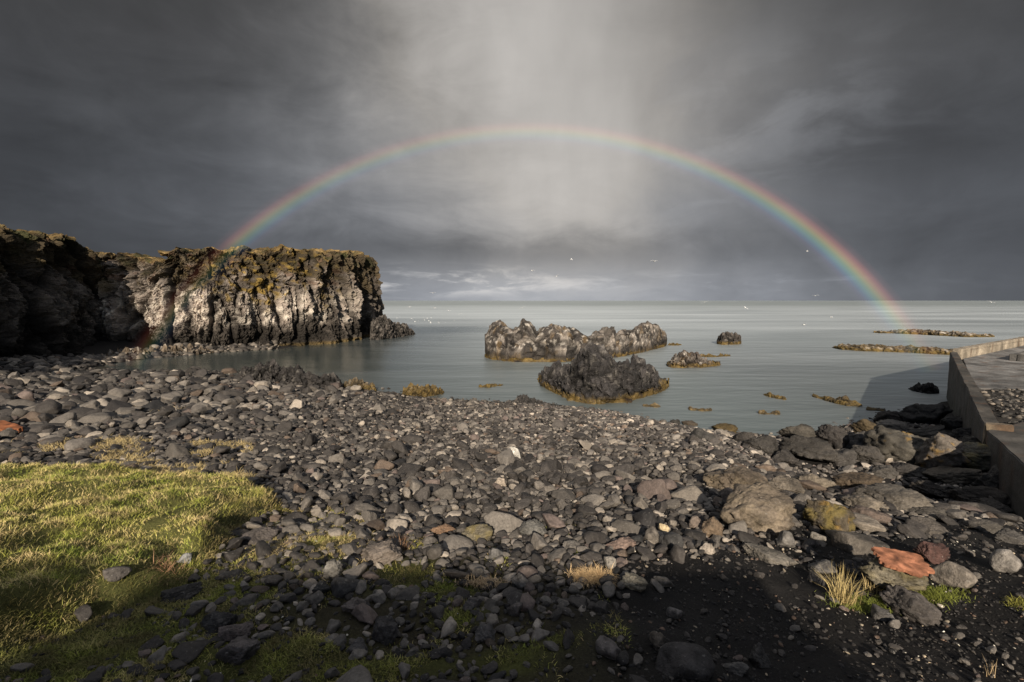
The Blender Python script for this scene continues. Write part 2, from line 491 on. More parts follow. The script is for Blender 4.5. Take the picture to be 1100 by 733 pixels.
def cliff_colour(pale, lich, shade_tone=1.0):
    def fn(P, P2, a_, w):
        z = P2[:, 2]; n = fbm(P * 0.33 + 4, 4); n2 = fbm(P * 1.4 + 14, 3); n3 = fbm(P * np.array([.5, .5, .32]) + 60, 4)
        C = np.array([0.135, 0.115, 0.099])[None] * (0.75 + 0.55 * w['c2'])[:, None]
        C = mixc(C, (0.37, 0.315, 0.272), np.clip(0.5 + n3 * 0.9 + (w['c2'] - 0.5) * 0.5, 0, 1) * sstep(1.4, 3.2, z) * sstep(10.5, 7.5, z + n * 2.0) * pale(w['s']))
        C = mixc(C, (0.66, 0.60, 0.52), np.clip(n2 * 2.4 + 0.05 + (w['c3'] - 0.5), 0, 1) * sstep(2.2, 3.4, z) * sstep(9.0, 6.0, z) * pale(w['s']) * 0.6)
        up = sstep(7.2, 9.6, z + n * 3.2 + n2 * 0.8)
        C = mixc(C, (0.075, 0.058, 0.034), up * 0.9)
        C = mixc(C, (0.27, 0.185, 0.05), np.clip(n2 * 2.2 + n * 0.8 - 0.12, 0, 1) * sstep(5.0, 7.0, z + n * 2.5) * lich(w['s']))
        C = mixc(C, (0.12, 0.07, 0.045), np.clip(fbm(P * 0.9 + 90, 3) * 2.0 - 0.4, 0, 1) * sstep(6.8, 8.5, z) * 0.7)
        C = mixc(C, (0.24, 0.165, 0.07), sstep(0.965, 1.03, a_ + n2 * 0.03) * np.clip(0.85 + n2, 0, 1))
        C = mixc(C, (0.045, 0.05, 0.02), np.clip(fbm(P * 0.8 + 70, 4) * 2.2 - 0.2, 0, 1) * sstep(0.80, 0.95, a_ + n * 0.1) * 0.8)
        C = mixc(C, (0.034, 0.030, 0.026), sstep(3.9, 1.7, z + n * 2.0 + n2 * 0.8) * 0.85)
        C = mixc(C, (0.16, 0.115, 0.05), sstep(0.55, 0.2, z) * 0.85)
        C = C * (0.35 + 0.65 * w['crack'])[:, None] * (shade_tone + (1 - shade_tone) * sstep(0.93, 1.0, a_))[:, None]
        return C
    return fn


def W(px, base, top, zb=0.0, back=0.0):
    p = at(px, base, zb); dep = p[1] + back
    return (p[0], p[1], float(z_at(px, top, dep)))


far_st = [W(55, 380, 272, back=5), W(85, 379.5, 273, back=5), W(110, 379, 275, back=4), W(148, 379, 281, back=4), W(158, 379, 279, back=4), W(172, 378.6, 266, back=4), W(200, 378, 266.5, back=4), W(228, 377, 268, back=4), W(240, 376.6, 271, back=4), W(252, 376, 272, back=4), W(268, 375, 269, back=4), W(300, 373, 267, back=3), W(350, 369.5, 268, back=2),
          W(372, 367, 271, back=1), W(392, 363.5, 273, back=1), W(407, 360.5, 275, back=1)]
e = far_st[-1]
far_st += [(e[0] - 0.6, e[1] + 5, e[2] - 0.2), (e[0] - 6, e[1] + 10, e[2] - 0.5), (e[0] - 20, e[1] + 16, e[2] - 1)]
sb_far = lambda v, s: 0.9 * v + (4.0 * np.clip((v - 0.55) / 0.45, 0, 1) ** 1.5) * sstep(0.52, 0.30, np.asarray(s)) + 1.0 * v * v
tag(cliff('sea_cliff', far_st, 900, 190, 46, sb_far,
          cliff_colour(lambda s: sstep(0.58, 0.36, s) * 0.85 + 0.22, lambda s: sstep(0.52, 0.38, s) * sstep(0.15, 0.27, s) * 0.85 + 0.06), taper=lambda u: np.interp(u, [0, 0.5, 0.6, 0.68, 1], [1, 1, 0.35, 0.1, 0.03]), gullies=[(294, 4, 1.8), (338, 3.5, 1.6), (352, 3, 1.1), (369, 3.5, 2.0), (381, 2.5, 1.2), (316, 3, 0.9), (262, 3, 0.9), (226, 3, 0.7)]),
    'sunlit basalt headland with yellow lichen and grassy top ending at the sea', 'cliff')

near_st = [(-32, 4, 10.5), (-36, 16, 11.5), (-40, 27, 12.6), W(0, 385, 238, 0.9), W(50, 382, 253, 0.6), W(100, 381, 262, 0.3), W(140, 379, 267), (-52, 64, 12.0), (-66, 72, 12)]
near_st[4] = (-43.5, 47, float(z_at(50, 254, 50))); near_st[3] = (-42.0, 40, float(z_at(0, 239, 43)))
near_st[5] = (-45.2, 53, float(z_at(100, 261, 57))); near_st[6] = (-45.6, 57.5, float(z_at(140, 276, 60)))
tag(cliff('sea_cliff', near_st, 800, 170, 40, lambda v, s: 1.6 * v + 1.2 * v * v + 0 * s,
          cliff_colour(lambda s: 0.10 + 0 * s, lambda s: 0.10 + 0 * s, 0.6), seed=40.0, z0=-0.3),  # face colour darkened to paint in deeper shade, brow left alone
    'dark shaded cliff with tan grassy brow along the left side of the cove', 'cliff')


# ------------------------------------------------------------------ lava stacks, reefs and outcrops
def crag(name, st_, hw, label, cat, amp=0.35, res=0.11, base=(0.045, 0.038, 0.034), pale=0.0, orange=0.0, weed=0.45, seed=0.0, mat=None, group=None,
         lump=1.0, weed_h=0.45, z0=-0.5, flat=0.55, kf=1.25):
    F_ = np.array([at(p[0], p[1], 0.0) for p in st_]); rad = F_[:, :2] / np.linalg.norm(F_[:, :2], axis=1)[:, None]
    hw = np.broadcast_to(np.asarray(hw, float), (len(st_),))
    Cc = F_[:, :2] + rad * hw[:, None]
    H = np.array([float(z_at(p[0], p[2], c[1] - 0.2 * h)) for p, c, h in zip(st_, Cc, hw)])
    d = np.r_[0, np.cumsum(np.linalg.norm(np.diff(Cc, axis=0), axis=1))]
    # round the ends off
    n = max(24, int(d[-1] / res)); s = np.linspace(0, d[-1], n)
    I = lambda a_: np.interp(s, d, a_)
    c = np.stack([I(Cc[:, 0]), I(Cc[:, 1])], -1); r = np.stack([I(rad[:, 0]), I(rad[:, 1])], -1); hh = I(H); w = I(hw)
    endr = min(d[-1] * 0.5, float(hw.mean()) * 0.8)
    en = np.sqrt(np.clip(1 - (1 - np.clip(np.minimum(s, d[-1] - s) / endr, 0, 1)) ** 2, 0, 1)) * 0.92 + 0.08
    wfull = w * en; hh = np.maximum(hh - amp * 0.5, 0.12); hfull = z0 + (hh - z0) * np.clip(en * 1.3, 0, 1) ** 0.35
    m = max(20, int((2 * hw.max() + 2 * max(H.max(), 0.3)) / res)); ph = np.linspace(0, math.pi, m)
    tt = -np.sign(np.cos(ph)) * np.abs(np.cos(ph)) ** 0.8; hp = np.sin(ph) ** flat
    P = np.zeros((n, m, 3)); P[..., :2] = c[:, None] + r[:, None] * (wfull[:, None] * tt[None])[..., None]
    P[..., 2] = z0 + (hfull - z0)[:, None] * hp[None]
    P = P.reshape(-1, 3)
    nrm = np.zeros_like(P); cc = np.repeat(c, m, 0)
    nrm[:, :2] = (P[:, :2] - cc) / (np.repeat(wfull, m)[:, None] + 0.1); nrm[:, 2] = np.tile(hp, n) * 0.8
    nrm /= np.linalg.norm(nrm, axis=1)[:, None] + 1e-6
    k = kf / max(0.42, min(1.5, float(H.max()) * 0.45))
    f1, f2, c1 = worley(P * k * 0.75 + seed); g1, g2, c2 = worley((P + 0.1 * pn(P * 3)[:, None]) * k * 2.0 + seed + 9); e1, e2, c3 = worley(P * k * 4.6 + seed + 27)
    D = (c1 - 0.5) * 0.9 * lump + (0.45 - f1) * 1.2 * lump + (c2 - 0.5) * 0.5 + (0.4 - g1) * 0.9 + (0.4 - e1) * 0.45 + fbm(P * k * 0.6 + seed, 5) * 1.3 - np.clip(0.22 - (f2 - f1), 0, 1) * 1.6
    P2 = P + nrm * (D * amp)[:, None]
    P2 = P2 + 0.42 * amp * np.stack([fbm(P * k * 3 + o, 3) for o in (1, 33, 71)], -1)
    z = P2[:, 2]; n1 = fbm(P * 0.8 + seed, 4); n2 = fbm(P * 2.6 + seed + 5, 3)
    C = np.asarray(base)[None] * (0.6 + 0.9 * c2)[:, None]
    top = max(H.max(), 0.3)
    C = mixc(C, (0.28, 0.245, 0.215), np.clip(n1 * 1.6 + 0.25 + (c2 - .5) * .6, 0, 1) * sstep(0.12, 0.3, z / top) * sstep(0.85, 0.55, z / top + n2 * .15) * pale)
    C = mixc(C, (0.50, 0.46, 0.41), np.clip(n2 * 2.5 - 0.55, 0, 1) * sstep(0.15, 0.35, z / top) * min(1, pale + 0.25) * 0.8)
    C = mixc(C, (0.28, 0.17, 0.05), np.clip(fbm(P * 1.1 + 44, 3) * 2.2 - 0.55, 0, 1) * orange)
    C = mixc(C, (0.115, 0.078, 0.022), sstep(weed_h, weed_h * 0.45, z + n2 * 0.18) * (weed > 0))
    C = C * (0.3 + 0.7 * np.clip((f2 - f1) * 4, 0, 1))[:, None]
    o = mesh_obj(name, P2, grid_faces(n, m), mat or M_CRAG, C, smooth=False)
    tag(o, label, cat, group)
    if weed > 0 and cat != 'reef':
        # skirt of weed lying round the waterline, a part of the rock
        a_ = np.linspace(0, 2 * math.pi, int(2 * d[-1] / 0.16) + 60); rows = np.linspace(0, 1, 7)
        loop = np.concatenate([c - r * wfull[:, None], (c + r * wfull[:, None])[::-1]]); ld = np.r_[0, np.cumsum(np.linalg.norm(np.diff(loop, axis=0), axis=1))]
        sl = np.linspace(0, ld[-1], len(a_)); LP = np.stack([np.interp(sl, ld, loop[:, 0]), np.interp(sl, ld, loop[:, 1])], -1)
        cen = np.stack([np.interp(sl, ld, np.r_[c[:, 0], c[::-1, 0]]), np.interp(sl, ld, np.r_[c[:, 1], c[::-1, 1]])], -1)
        dr = LP - cen; dr /= np.linalg.norm(dr, axis=1)[:, None] + 0.05
        ln = weed * np.clip(0.35 + 1.9 * fbm(np.stack([LP[:, 0] * 0.8, LP[:, 1] * 0.8, 0 * sl + seed], -1), 4), -0.25, 2.0)
        S = np.zeros((len(a_), 7, 3)); S[..., :2] = LP[:, None] + dr[:, None] * ((rows - 0.5) * 1.7)[None, :, None] * ln[:, None, None]
        S[..., 2] = (np.array([0.34, 0.32, 0.22, 0.13, 0.06, 0.0, -0.25]) * min(1.3, weed_h * 2.2))[None]
        S = S.reshape(-1, 3); S[:, 2] += 0.20 * fbm(S * 2.2 + seed, 3) - 0.04; S[:, :2] += 0.16 * np.stack([pn(S * 4), pn(S * 4 + 9)], -1)
        cw = np.array([0.105, 0.070, 0.020])[None] * (0.8 + 0.9 * fbm(S * 1.6, 3))[:, None]
        mesh_obj('seaweed', S, grid_faces(len(a_), 7), M_WEED, np.clip(cw, 0.015, 1), parent=o)
    return o


crag('sea_stack', [(521, 386, 356), (524, 386, 350), (530, 386.5, 342), (543, 388, 345), (552, 389, 348), (562, 389, 341), (576, 389, 353), (584, 389, 348), (607, 389, 346), (621, 388, 355),
                   (633, 387, 357), (640, 386.5, 351), (659, 384.5, 350), (662, 384, 358), (667, 383.5, 353), (688, 379, 346), (707, 374.5, 350), (716, 372, 358)], 2.2,
     'long grey lava stack with pale streaked face, farthest of the big rocks in the bay', 'sea stack', 0.5, 0.11, pale=1.0, orange=0.25, weed=0.5, seed=3, kf=0.62, flat=0.36)
crag('sea_stack', [(579, 413, 400), (587, 418, 394), (600, 424, 393), (613, 430, 387), (621, 432, 377), (633, 434, 374), (648, 434, 376), (662, 433, 383), (675, 431, 386), (692, 427, 387),
                   (704, 423, 396), (718, 419, 414)], 1.9,
     'lumpy black lava stack with a pointed top nearest the pebble beach', 'sea stack', 0.46, 0.07, base=(0.03, 0.027, 0.027), weed=0.8, seed=12, lump=1.3, flat=0.42)
crag('sea_stack', [(770, 370, 360), (776, 370.5, 356), (786, 370.5, 357), (796, 370, 359)], 1.1,
     'small square topped black rock standing alone in open water', 'sea stack', 0.35, 0.09, weed=0.35, seed=22)
crag('sea_stack', [(716, 394, 391), (724, 395, 382), (733, 395.5, 378), (742, 395, 377), (752, 395, 382), (764, 394, 387), (774, 393, 391)], 1.0,
     'low rounded rock islet speckled pale, in front of the small square rock', 'sea stack', 0.3, 0.07, base=(0.05, 0.04, 0.035), pale=0.6, orange=0.4, weed=0.4, seed=31, weed_h=0.35)
crag('reef', [(744, 384, 381), (756, 384, 380.5), (770, 384, 381), (786, 383, 381)], 0.6, 'thin brown ledge behind the pale speckled islet', 'reef', 0.16, 0.09, base=(0.11, 0.075, 0.03), seed=33)
crag('reef', [(717, 371.5, 369), (724, 371.5, 368), (733, 371.3, 369.5)], 0.6, 'small brown rock at the right foot of the long grey stack', 'reef', 0.16, 0.09, base=(0.10, 0.07, 0.03), seed=36)
REEF = (0.085, 0.06, 0.028)
crag('reef', [(893, 374, 371.5), (905, 376, 369), (925, 377.5, 369), (950, 378, 370), (975, 379, 371), (1000, 380.5, 372.5), (1026, 382, 374)], 1.0,
     'brown weedy reef running out from the pier corner', 'reef', 0.2, 0.08, base=REEF, pale=0.2, seed=41, kf=0.5, flat=0.4)
crag('reef', [(938, 358, 355.5), (960, 358.5, 354.5), (985, 359.5, 353), (1010, 361, 355), (1040, 362.5, 357), (1069, 362.5, 360)], 1.6,
     'farthest thin reef of brown rock with white guano streaks', 'reef', 0.26, 0.12, base=(0.10, 0.075, 0.045), pale=0.8, seed=44, kf=0.5, flat=0.4)
crag('reef', [(872, 427, 424), (885, 430.5, 425), (897, 434, 426.5), (909, 436.5, 428), (927, 438, 434)], 0.55,
     'small yellow brown reef off the boulder shore', 'reef', 0.13, 0.045, base=(0.085, 0.06, 0.03), seed=47, kf=0.55, flat=0.4)
crag('reef', [(975, 419, 416), (986, 421.5, 412), (998, 423.5, 411.5), (1009, 424, 415.5)], 0.6,
     'black wedge shaped rock in the water beside the pier wall', 'reef', 0.14, 0.06, base=(0.022, 0.02, 0.02), seed=49, weed=0)
crag('reef', [(820, 425, 423.5), (827, 427, 422), (836, 429, 424), (845, 430.5, 428)], 0.3, 'tiny brown rock awash in the middle of the shallow bay', 'reef', 0.1, 0.04, base=(0.06, 0.045, 0.025), seed=52)
crag('reef', [(514, 417, 413.5), (527, 416.5, 412), (541, 415, 412)], 0.45, 'flat ochre weed covered rock left of the black lava stack', 'reef', 0.12, 0.05, base=(0.17, 0.115, 0.03), seed=54)
crag('reef', [(432, 426, 419), (442, 427, 413), (458, 427, 412.5), (470, 425, 415), (478, 424, 420)], 0.6, 'ochre weedy rock at the edge of the stones', 'reef', 0.2, 0.05, base=(0.11, 0.075, 0.025), seed=56)
crag('reef', [(368, 419, 412), (380, 421, 407), (392, 421, 409), (405, 421.5, 415)], 0.55, 'rounded brown rock at the right end of the black outcrop', 'reef', 0.18, 0.05, base=(0.075, 0.055, 0.03), seed=58)
for k_, (wx_, wy_, ww_, lb_) in enumerate([(752, 441, 26, 'floating ochre weed between the stacks and the stony shore'), (826, 445, 24, 'weed drift just off the water edge below the tiny awash rock'),
                                       (700, 437, 20, 'weed drift off the right foot of the black lava stack'), (941, 441, 22, 'weed drift between the small reef and the boulder heap')]):
    crag('seaweed_patch', [(wx_ - ww_ / 2, wy_, wy_ - 1.2), (wx_, wy_ + 0.6, wy_ - 1.6), (wx_ + ww_ / 2, wy_ + 1.2, wy_)], 0.28, lb_, 'seaweed', 0.09, 0.035, base=(0.095, 0.066, 0.026), weed=0, seed=80 + k_, mat=M_WEED, z0=-0.12, kf=0.8)
crag('lava_outcrop', [(256, 413, 398), (265, 415, 391), (280, 417, 389), (300, 419, 387.5), (320, 421, 394), (340, 422, 399), (360, 422, 402), (369, 421, 411)], 0.9,
     'jagged black lava outcrop between the stones and the cove', 'lava outcrop', 0.3, 0.05, base=(0.026, 0.023, 0.022), weed=0, seed=61, lump=1.2)
crag('lava_outcrop', [(204, 408, 401), (214, 408.5, 397), (230, 408.5, 397), (244, 409, 402)], 0.7,
     'small low black lava outcrop left of the jagged one', 'lava outcrop', 0.2, 0.06, base=(0.026, 0.023, 0.022), weed=0, seed=64)
crag('lava_outcrop', [(543, 437, 431), (558, 438, 425), (575, 439, 427), (594, 441, 436)], 0.5,
     'small black lava knob among stones beside the pointed stack', 'lava outcrop', 0.16, 0.045, base=(0.03, 0.027, 0.026), weed=0, seed=66)
crag('rock_ledge', [(94, 391, 384), (110, 389, 380), (130, 387, 377), (150, 385, 375), (172, 383, 374), (190, 382, 372), (215, 381, 374), (232, 379.5, 376)], 1.2,
     'broken ledge of lit brown rock at the foot of the sunlit cliff', 'rock ledge', 0.42, 0.12, base=(0.10, 0.075, 0.05), pale=0.5, weed=0, seed=70)
crag('rock_ledge', [(398, 366, 345), (408, 365, 336), (418, 364, 339), (426, 362.5, 346), (437, 361, 350), (448, 359, 356)], 1.6,
     'dark rock toe stepping down to the sea from the headland tip', 'rock ledge', 0.5, 0.14, base=(0.06, 0.052, 0.046), weed=0, seed=73, flat=0.8)


# ------------------------------------------------------------------ pier
def prism(name, poly, z0, z1, mat, col, parent=None, sub=None, seed=0.0, rough=0.012):
    """an upright slab from a plan polygon, finely divided so that its faces weather unevenly; z0, z1 may be per corner"""
    n = len(poly); z0 = np.broadcast_to(z0, (n,)); z1 = np.broadcast_to(z1, (n,))
    import bmesh
    bm = bmesh.new(); lo = [bm.verts.new((p[0], p[1], a_)) for p, a_ in zip(poly, z0)]; hi = [bm.verts.new((p[0], p[1], a_)) for p, a_ in zip(poly, z1)]
    bm.faces.new(hi); bm.faces.new(lo[::-1])
    for k in range(n): bm.faces.new((lo[k], lo[(k + 1) % n], hi[(k + 1) % n], hi[k]))
    bmesh.ops.recalc_face_normals(bm, faces=bm.faces)
    bmesh.ops.bevel(bm, geom=bm.edges[:], offset=0.025, segments=2, affect='EDGES')
    bmesh.ops.triangulate(bm, faces=bm.faces[:])
    for _ in range(8):
        es = [e_ for e_ in bm.edges if e_.calc_length() > 0.30]
        if not es: break
        bmesh.ops.subdivide_edges(bm, edges=es, cuts=1); bmesh.ops.triangulate(bm, faces=[f for f in bm.faces if len(f.verts) > 3])
    V = np.array([v_.co[:] for v_ in bm.verts]); T = np.array([[v_.index for v_ in f.verts] for f in bm.faces]) if False else None
    bm.verts.index_update(); T = np.array([[v_.index for v_ in f.verts] for f in bm.faces]); bm.free()
    V = V + rough * np.stack([fbm(V * 1.7 + seed + o, 3) for o in (0, 20, 40)], -1)
    nn = fbm(V * np.array([0.8, 0.8, 0.8]) + seed, 4)
    C = np.asarray(col)[None] * (1 + 0.55 * nn)[:, None]
    st_ = fbm(V * np.array([1.1, 1.1, 0.18]) + seed + 70, 4)                      # streaks run down the face
    C = C * (1 - 0.55 * np.clip(st_ * 1.8, 0, 1))[:, None]
    C = mixc(C, (0.10, 0.05, 0.025), np.clip(fbm(V * np.array([2.2, 2.2, 0.35]) + seed + 33, 3) * 2.4 - 0.75, 0, 1) * 0.7)
    C = mixc(C, (0.018, 0.02, 0.013), sstep(1.5, 0.7, V[:, 2] + 0.35 * nn) * 0.9)   # the weed darkened tide band
    lines = np.exp(-(((V[:, 2] * 1.9) % 1.0 - 0.5) / 0.07) ** 2); C = C * (1 - 0.35 * lines * (V[:, 2] < z1.max() - 0.1))[:, None]
    return mesh_obj(name, V, T, mat, np.clip(C, 0.01, 1), parent=parent, smooth=False)


pier = tag(empty('pier', (25.9, 28.9, 0)), 'old concrete pier with a sloping sea wall and wet slab on the right shore', 'pier')
A = at(1020, 378, 2.85)[:2]; B = at(1057, 457, 2.6)[:2]
wd = (B - A) / np.linalg.norm(B - A); wn = np.array([-wd[1], wd[0]])           # towards the pier's inside
if wn[0] < 0: wn = -wn
P0 = at(1100, 363, 3.0)[:2]; pd = (P0 - A) / np.linalg.norm(P0 - A); Efar = A + pd * 34
inw = np.array([pd[1], -pd[0]])
wp = lambda o: prism(*o)


def rel(o): o.matrix_parent_inverse = pier.matrix_world.inverted(); return o


bpy.context.view_layer.update()
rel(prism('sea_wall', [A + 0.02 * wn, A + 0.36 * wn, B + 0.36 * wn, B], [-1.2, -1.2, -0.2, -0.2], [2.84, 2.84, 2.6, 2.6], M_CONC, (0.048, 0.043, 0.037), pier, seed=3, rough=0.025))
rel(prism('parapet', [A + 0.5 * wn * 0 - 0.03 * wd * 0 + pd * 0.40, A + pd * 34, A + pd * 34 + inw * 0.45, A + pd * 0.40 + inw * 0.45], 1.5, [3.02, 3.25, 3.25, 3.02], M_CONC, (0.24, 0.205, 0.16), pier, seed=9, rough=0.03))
A2 = A + 0.37 * wn + wd * 0.3; mid_ = A + wd * 12.6 + 0.37 * wn
rel(prism('deck_slab', [A2 + inw * 0.25, A + pd * 34 + inw * 0.47, A + pd * 34 + inw * 16, mid_ + np.array([24.0, -2.0]), mid_], -0.5, [2.50, 2.72, 2.5, 2.25, 2.36], M_CONC, (0.15, 0.145, 0.14), pier, seed=15, rough=0.015))
K0 = at(1060, 463, 2.55)[:2]; K1 = at(1100, 503, 2.6)[:2]; kd = (K1 - K0) / np.linalg.norm(K1 - K0); K2 = K0 + kd * 9
rel(prism('landing_slab', [K0, K0 + np.array([9.0, 4.5]), K2 + np.array([9.0, 3.0]), K2], 0.3, [2.56, 2.5, 2.9, 2.85], M_CONC, (0.062, 0.057, 0.051), pier, seed=21, rough=0.015))
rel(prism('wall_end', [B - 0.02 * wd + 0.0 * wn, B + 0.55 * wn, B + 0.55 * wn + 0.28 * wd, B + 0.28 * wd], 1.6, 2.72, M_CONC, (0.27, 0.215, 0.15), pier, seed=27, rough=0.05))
H0 = at(1084, 386, 2.55)[:2]
hatch = rel(prism('hatch_kerb', [H0, H0 + pd * 6, H0 + pd * 6 + inw * 0.3, H0 + inw * 0.3], 2.2, 2.86, M_CONC, (0.10, 0.095, 0.09), pier, seed=30, rough=0.03))
rel(prism('hatch_kerb', [H0 + inw * 0.3, H0 + inw * 0.3 + pd * 0.25, H0 + inw * 5 + pd * 0.25, H0 + inw * 5], 2.2, 2.86, M_CONC, (0.10, 0.095, 0.09), pier, seed=33, rough=0.03))


# ------------------------------------------------------------------ stones
def ico(sub):
    import bmesh
    bm = bmesh.new(); bmesh.ops.create_icosphere(bm, subdivisions=sub, radius=1.0)
    V = np.array([v.co[:] for v in bm.verts]); T = np.array([[v.index for v in f.verts] for f in bm.faces]); bm.free(); return V, T


ICO = {k: ico(k) for k in (2, 3, 4, 5)}


def stone_shape(sub, seed, planes=14, p=14.0):
    r = np.random.default_rng(seed); D, T = ICO[sub]
    n = r.normal(size=(planes, 3)); n /= np.linalg.norm(n, axis=1)[:, None]; h = r.uniform(0.72, 1.12, planes)
    q_ = np.maximum(D @ n.T, 0) / h
    R = (q_ ** p).sum(1) ** (-1 / p)
    R = np.clip(R, 0.5, 1.5); V = D * R[:, None]
    if sub == 5:
        f1, f2, c = worley(V * np.array([1.6, 1.6, 3.2]) + seed); g1, g2, c2 = worley(V * 4.5 + seed)
        V = V * (1 + (c - 0.5) * 0.13 - 0.10 * np.clip(1 - (f2 - f1) * 7, 0, 1) + (c2 - 0.5) * 0.05 + 0.055 * fbm(V * 1.7 + seed, 5, 0.6))[:, None]
    elif sub >= 3: V = V * (1 + 0.07 * fbm(V * 1.7 + seed, 4))[:, None]
    V -= V.mean(0); V /= np.abs(V).max(0); return V, T


PROTO = {k: [stone_shape(k, 100 + i, int(rng.integers(8, 17)), float(rng.choice([10, 18, 30, 60]))) for i in range(26)] for k in (2, 3, 4)}


def rot(r, tilt, yaw):
    a_, b_ = r.normal(0, tilt), r.normal(0, tilt)
    Rx = np.array([[1, 0, 0], [0, math.cos(a_), -math.sin(a_)], [0, math.sin(a_), math.cos(a_)]])
    Ry = np.array([[math.cos(b_), 0, math.sin(b_)], [0, 1, 0], [-math.sin(b_), 0, math.cos(b_)]])
    Rz = np.array([[math.cos(yaw), -math.sin(yaw), 0], [math.sin(yaw), math.cos(yaw), 0], [0, 0, 1]])
    return Rz @ Ry @ Rx


GREY, DARK, PALE, BROWN, PINK, MOSSY = (0.085, 0.078, 0.07), (0.04, 0.037, 0.036), (0.24, 0.215, 0.185), (0.12, 0.085, 0.055), (0.15, 0.105, 0.085), (0.14, 0.10, 0.035)
occupied = []          # x, y, r of boulders


def boulder(px, py, w, h, col, label, name='boulder', cat='boulder', planes=11, p=22.0, sink=0.32, seed=None, yaw=None, tilt=0.12, dep=0.75, lichen=0.0, mat=None, moss=0.0):
    """a boulder whose picture is about w x h pixels centred at (px, py)"""
    seed = seed or int(px * 7 + py)
    g = gpt(px, min(py + h * 0.42, 760)); dd = np.linalg.norm(g - np.array([0, 0, EYE]))
    pl = math.asin(min(0.9, (EYE - g[2]) / dd))                   # how steeply we look down on it
    wx = w / F * (g[1] * ct - (g[2] - EYE) * st) * 0.5; wy = wx * dep
    hz = max(0.35 * wx, (h / F * dd * 0.5 - wy * math.sin(pl) * 0.55) / max(0.35, math.cos(pl))) * 1.05
    hz = min(hz, 1.1 * wx)
    r = np.random.default_rng(seed); V, T = stone_shape(5, seed, planes, p * 1.6) if p > 10 else stone_shape(4, seed, planes, p * 1.4)
    V = V * np.array([wx, wy, hz]); yw = r.uniform(-0.4, 0.4) if yaw is None else yaw
    yw -= math.atan2(g[0], g[1])
    V = V @ rot(r, tilt, yw).T
    V = V + hz * 0.05 * np.stack([fbm(V / wx * 2.2 + seed + o, 4) for o in (0, 31, 62)], -1)
    c = np.array([g[0], g[1] + wy * 0.55, 0]); gg = gz(c[None, 0], c[None, 1])[0]; c[2] = gg + hz * (1 - 2 * sink)
    n = fbm(V / wx * 1.6 + seed, 4); C = np.asarray(col)[None] * (1 + 0.55 * n)[:, None]
    if lichen: C = mixc(C, (0.42, 0.24, 0.03), np.clip(fbm(V / wx * 2.3 + seed + 7, 3) * 3 - 1.0, 0, 1) * lichen)
    if moss: C = mixc(C, (0.15, 0.115, 0.025), np.clip(fbm(V / wx * 1.8 + seed + 17, 4) * 2 + 0.3, 0, 1) * moss)
    o = mesh_obj(name, V, T, mat or M_BOULDER, np.clip(C, 0.012, 0.8)); o.location = c
    tag(o, label, cat); occupied.append((c[0], c[1], max(wx, wy) * 0.85)); return o, c, (wx, wy, hz)


def B_(*a_, **k): return boulder(*a_, **k)


# boulders heaped against the pier
B_(976, 480, 66, 40, (0.072, 0.065, 0.054), 'long dark boulder with a flat pale top and yellow lichen dots', lichen=0.5, planes=8, sink=0.2, seed=91)
B_(1022, 490, 50, 40, (0.101, 0.086, 0.072), 'upright pale brown boulder right of the flat topped lichen dotted one', lichen=0.45, planes=8, sink=0.2)
B_(1058, 497, 54, 26, (0.108, 0.097, 0.076), 'long pale boulder with a mossy yellow end against the landing slab', lichen=0.3, moss=0.45, sink=0.15, seed=5)
B_(899, 469, 34, 34, (0.036, 0.032, 0.030), 'dark angular boulder at the water edge, tallest of its heap', planes=8, sink=0.2)
B_(920, 475, 30, 28, (0.079, 0.071, 0.063), 'grey pointed boulder just right of the tall dark one', planes=7, sink=0.22)
B_(935, 460, 30, 24, (0.054, 0.040, 0.022), 'brown boulder above the flat topped lichen dotted one', sink=0.25)
B_(970, 460, 40, 16, (0.086, 0.078, 0.068), 'flat grey slab lying near the foot of the sea wall', sink=0.25, planes=9)
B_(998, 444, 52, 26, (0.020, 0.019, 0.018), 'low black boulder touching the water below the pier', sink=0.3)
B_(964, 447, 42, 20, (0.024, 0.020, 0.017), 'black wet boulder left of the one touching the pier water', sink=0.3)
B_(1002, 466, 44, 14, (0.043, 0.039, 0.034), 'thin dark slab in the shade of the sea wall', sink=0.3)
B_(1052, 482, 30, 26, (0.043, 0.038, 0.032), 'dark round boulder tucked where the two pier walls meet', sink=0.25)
B_(908, 492, 30, 20, (0.047, 0.043, 0.040), 'small dark boulder below the grey pointed one', sink=0.3)
B_(939, 490, 36, 20, (0.050, 0.045, 0.040), 'mid grey boulder left of the long lichen dotted one', sink=0.3)
B_(861, 467, 36, 22, (0.054, 0.048, 0.040), 'square dark block standing at the water edge', planes=7, sink=0.12, tilt=0.05)
B_(876, 486, 62, 30, (0.040, 0.036, 0.032), 'wide dark boulder with pale specks in front of the square block', sink=0.2)
B_(824, 478, 42, 24, (0.032, 0.029, 0.026), 'dark boulder left of the wide pale specked one', sink=0.25)
B_(845, 492, 34, 18, (0.036, 0.032, 0.029), 'low dark stone between the wide boulder and the split slab', sink=0.3)
B_(757, 467, 30, 18, (0.050, 0.047, 0.043), 'rounded grey stone near the water in the middle of the shore', sink=0.3, p=9)
B_(782, 460, 30, 14, (0.072, 0.050, 0.018), 'stone covered in brown weed at the water edge', sink=0.25, mat=M_WEED)
B_(800, 470, 24, 16, (0.036, 0.032, 0.029), 'small dark stone right of the weed covered one', sink=0.25)
B_(742, 455, 20, 10, (0.054, 0.043, 0.032), 'little brown stone left of the weed covered one', sink=0.25)
B_(727, 453, 12, 10, (0.043, 0.040, 0.036), 'tiny dark stone standing in the shallows', sink=0.25)
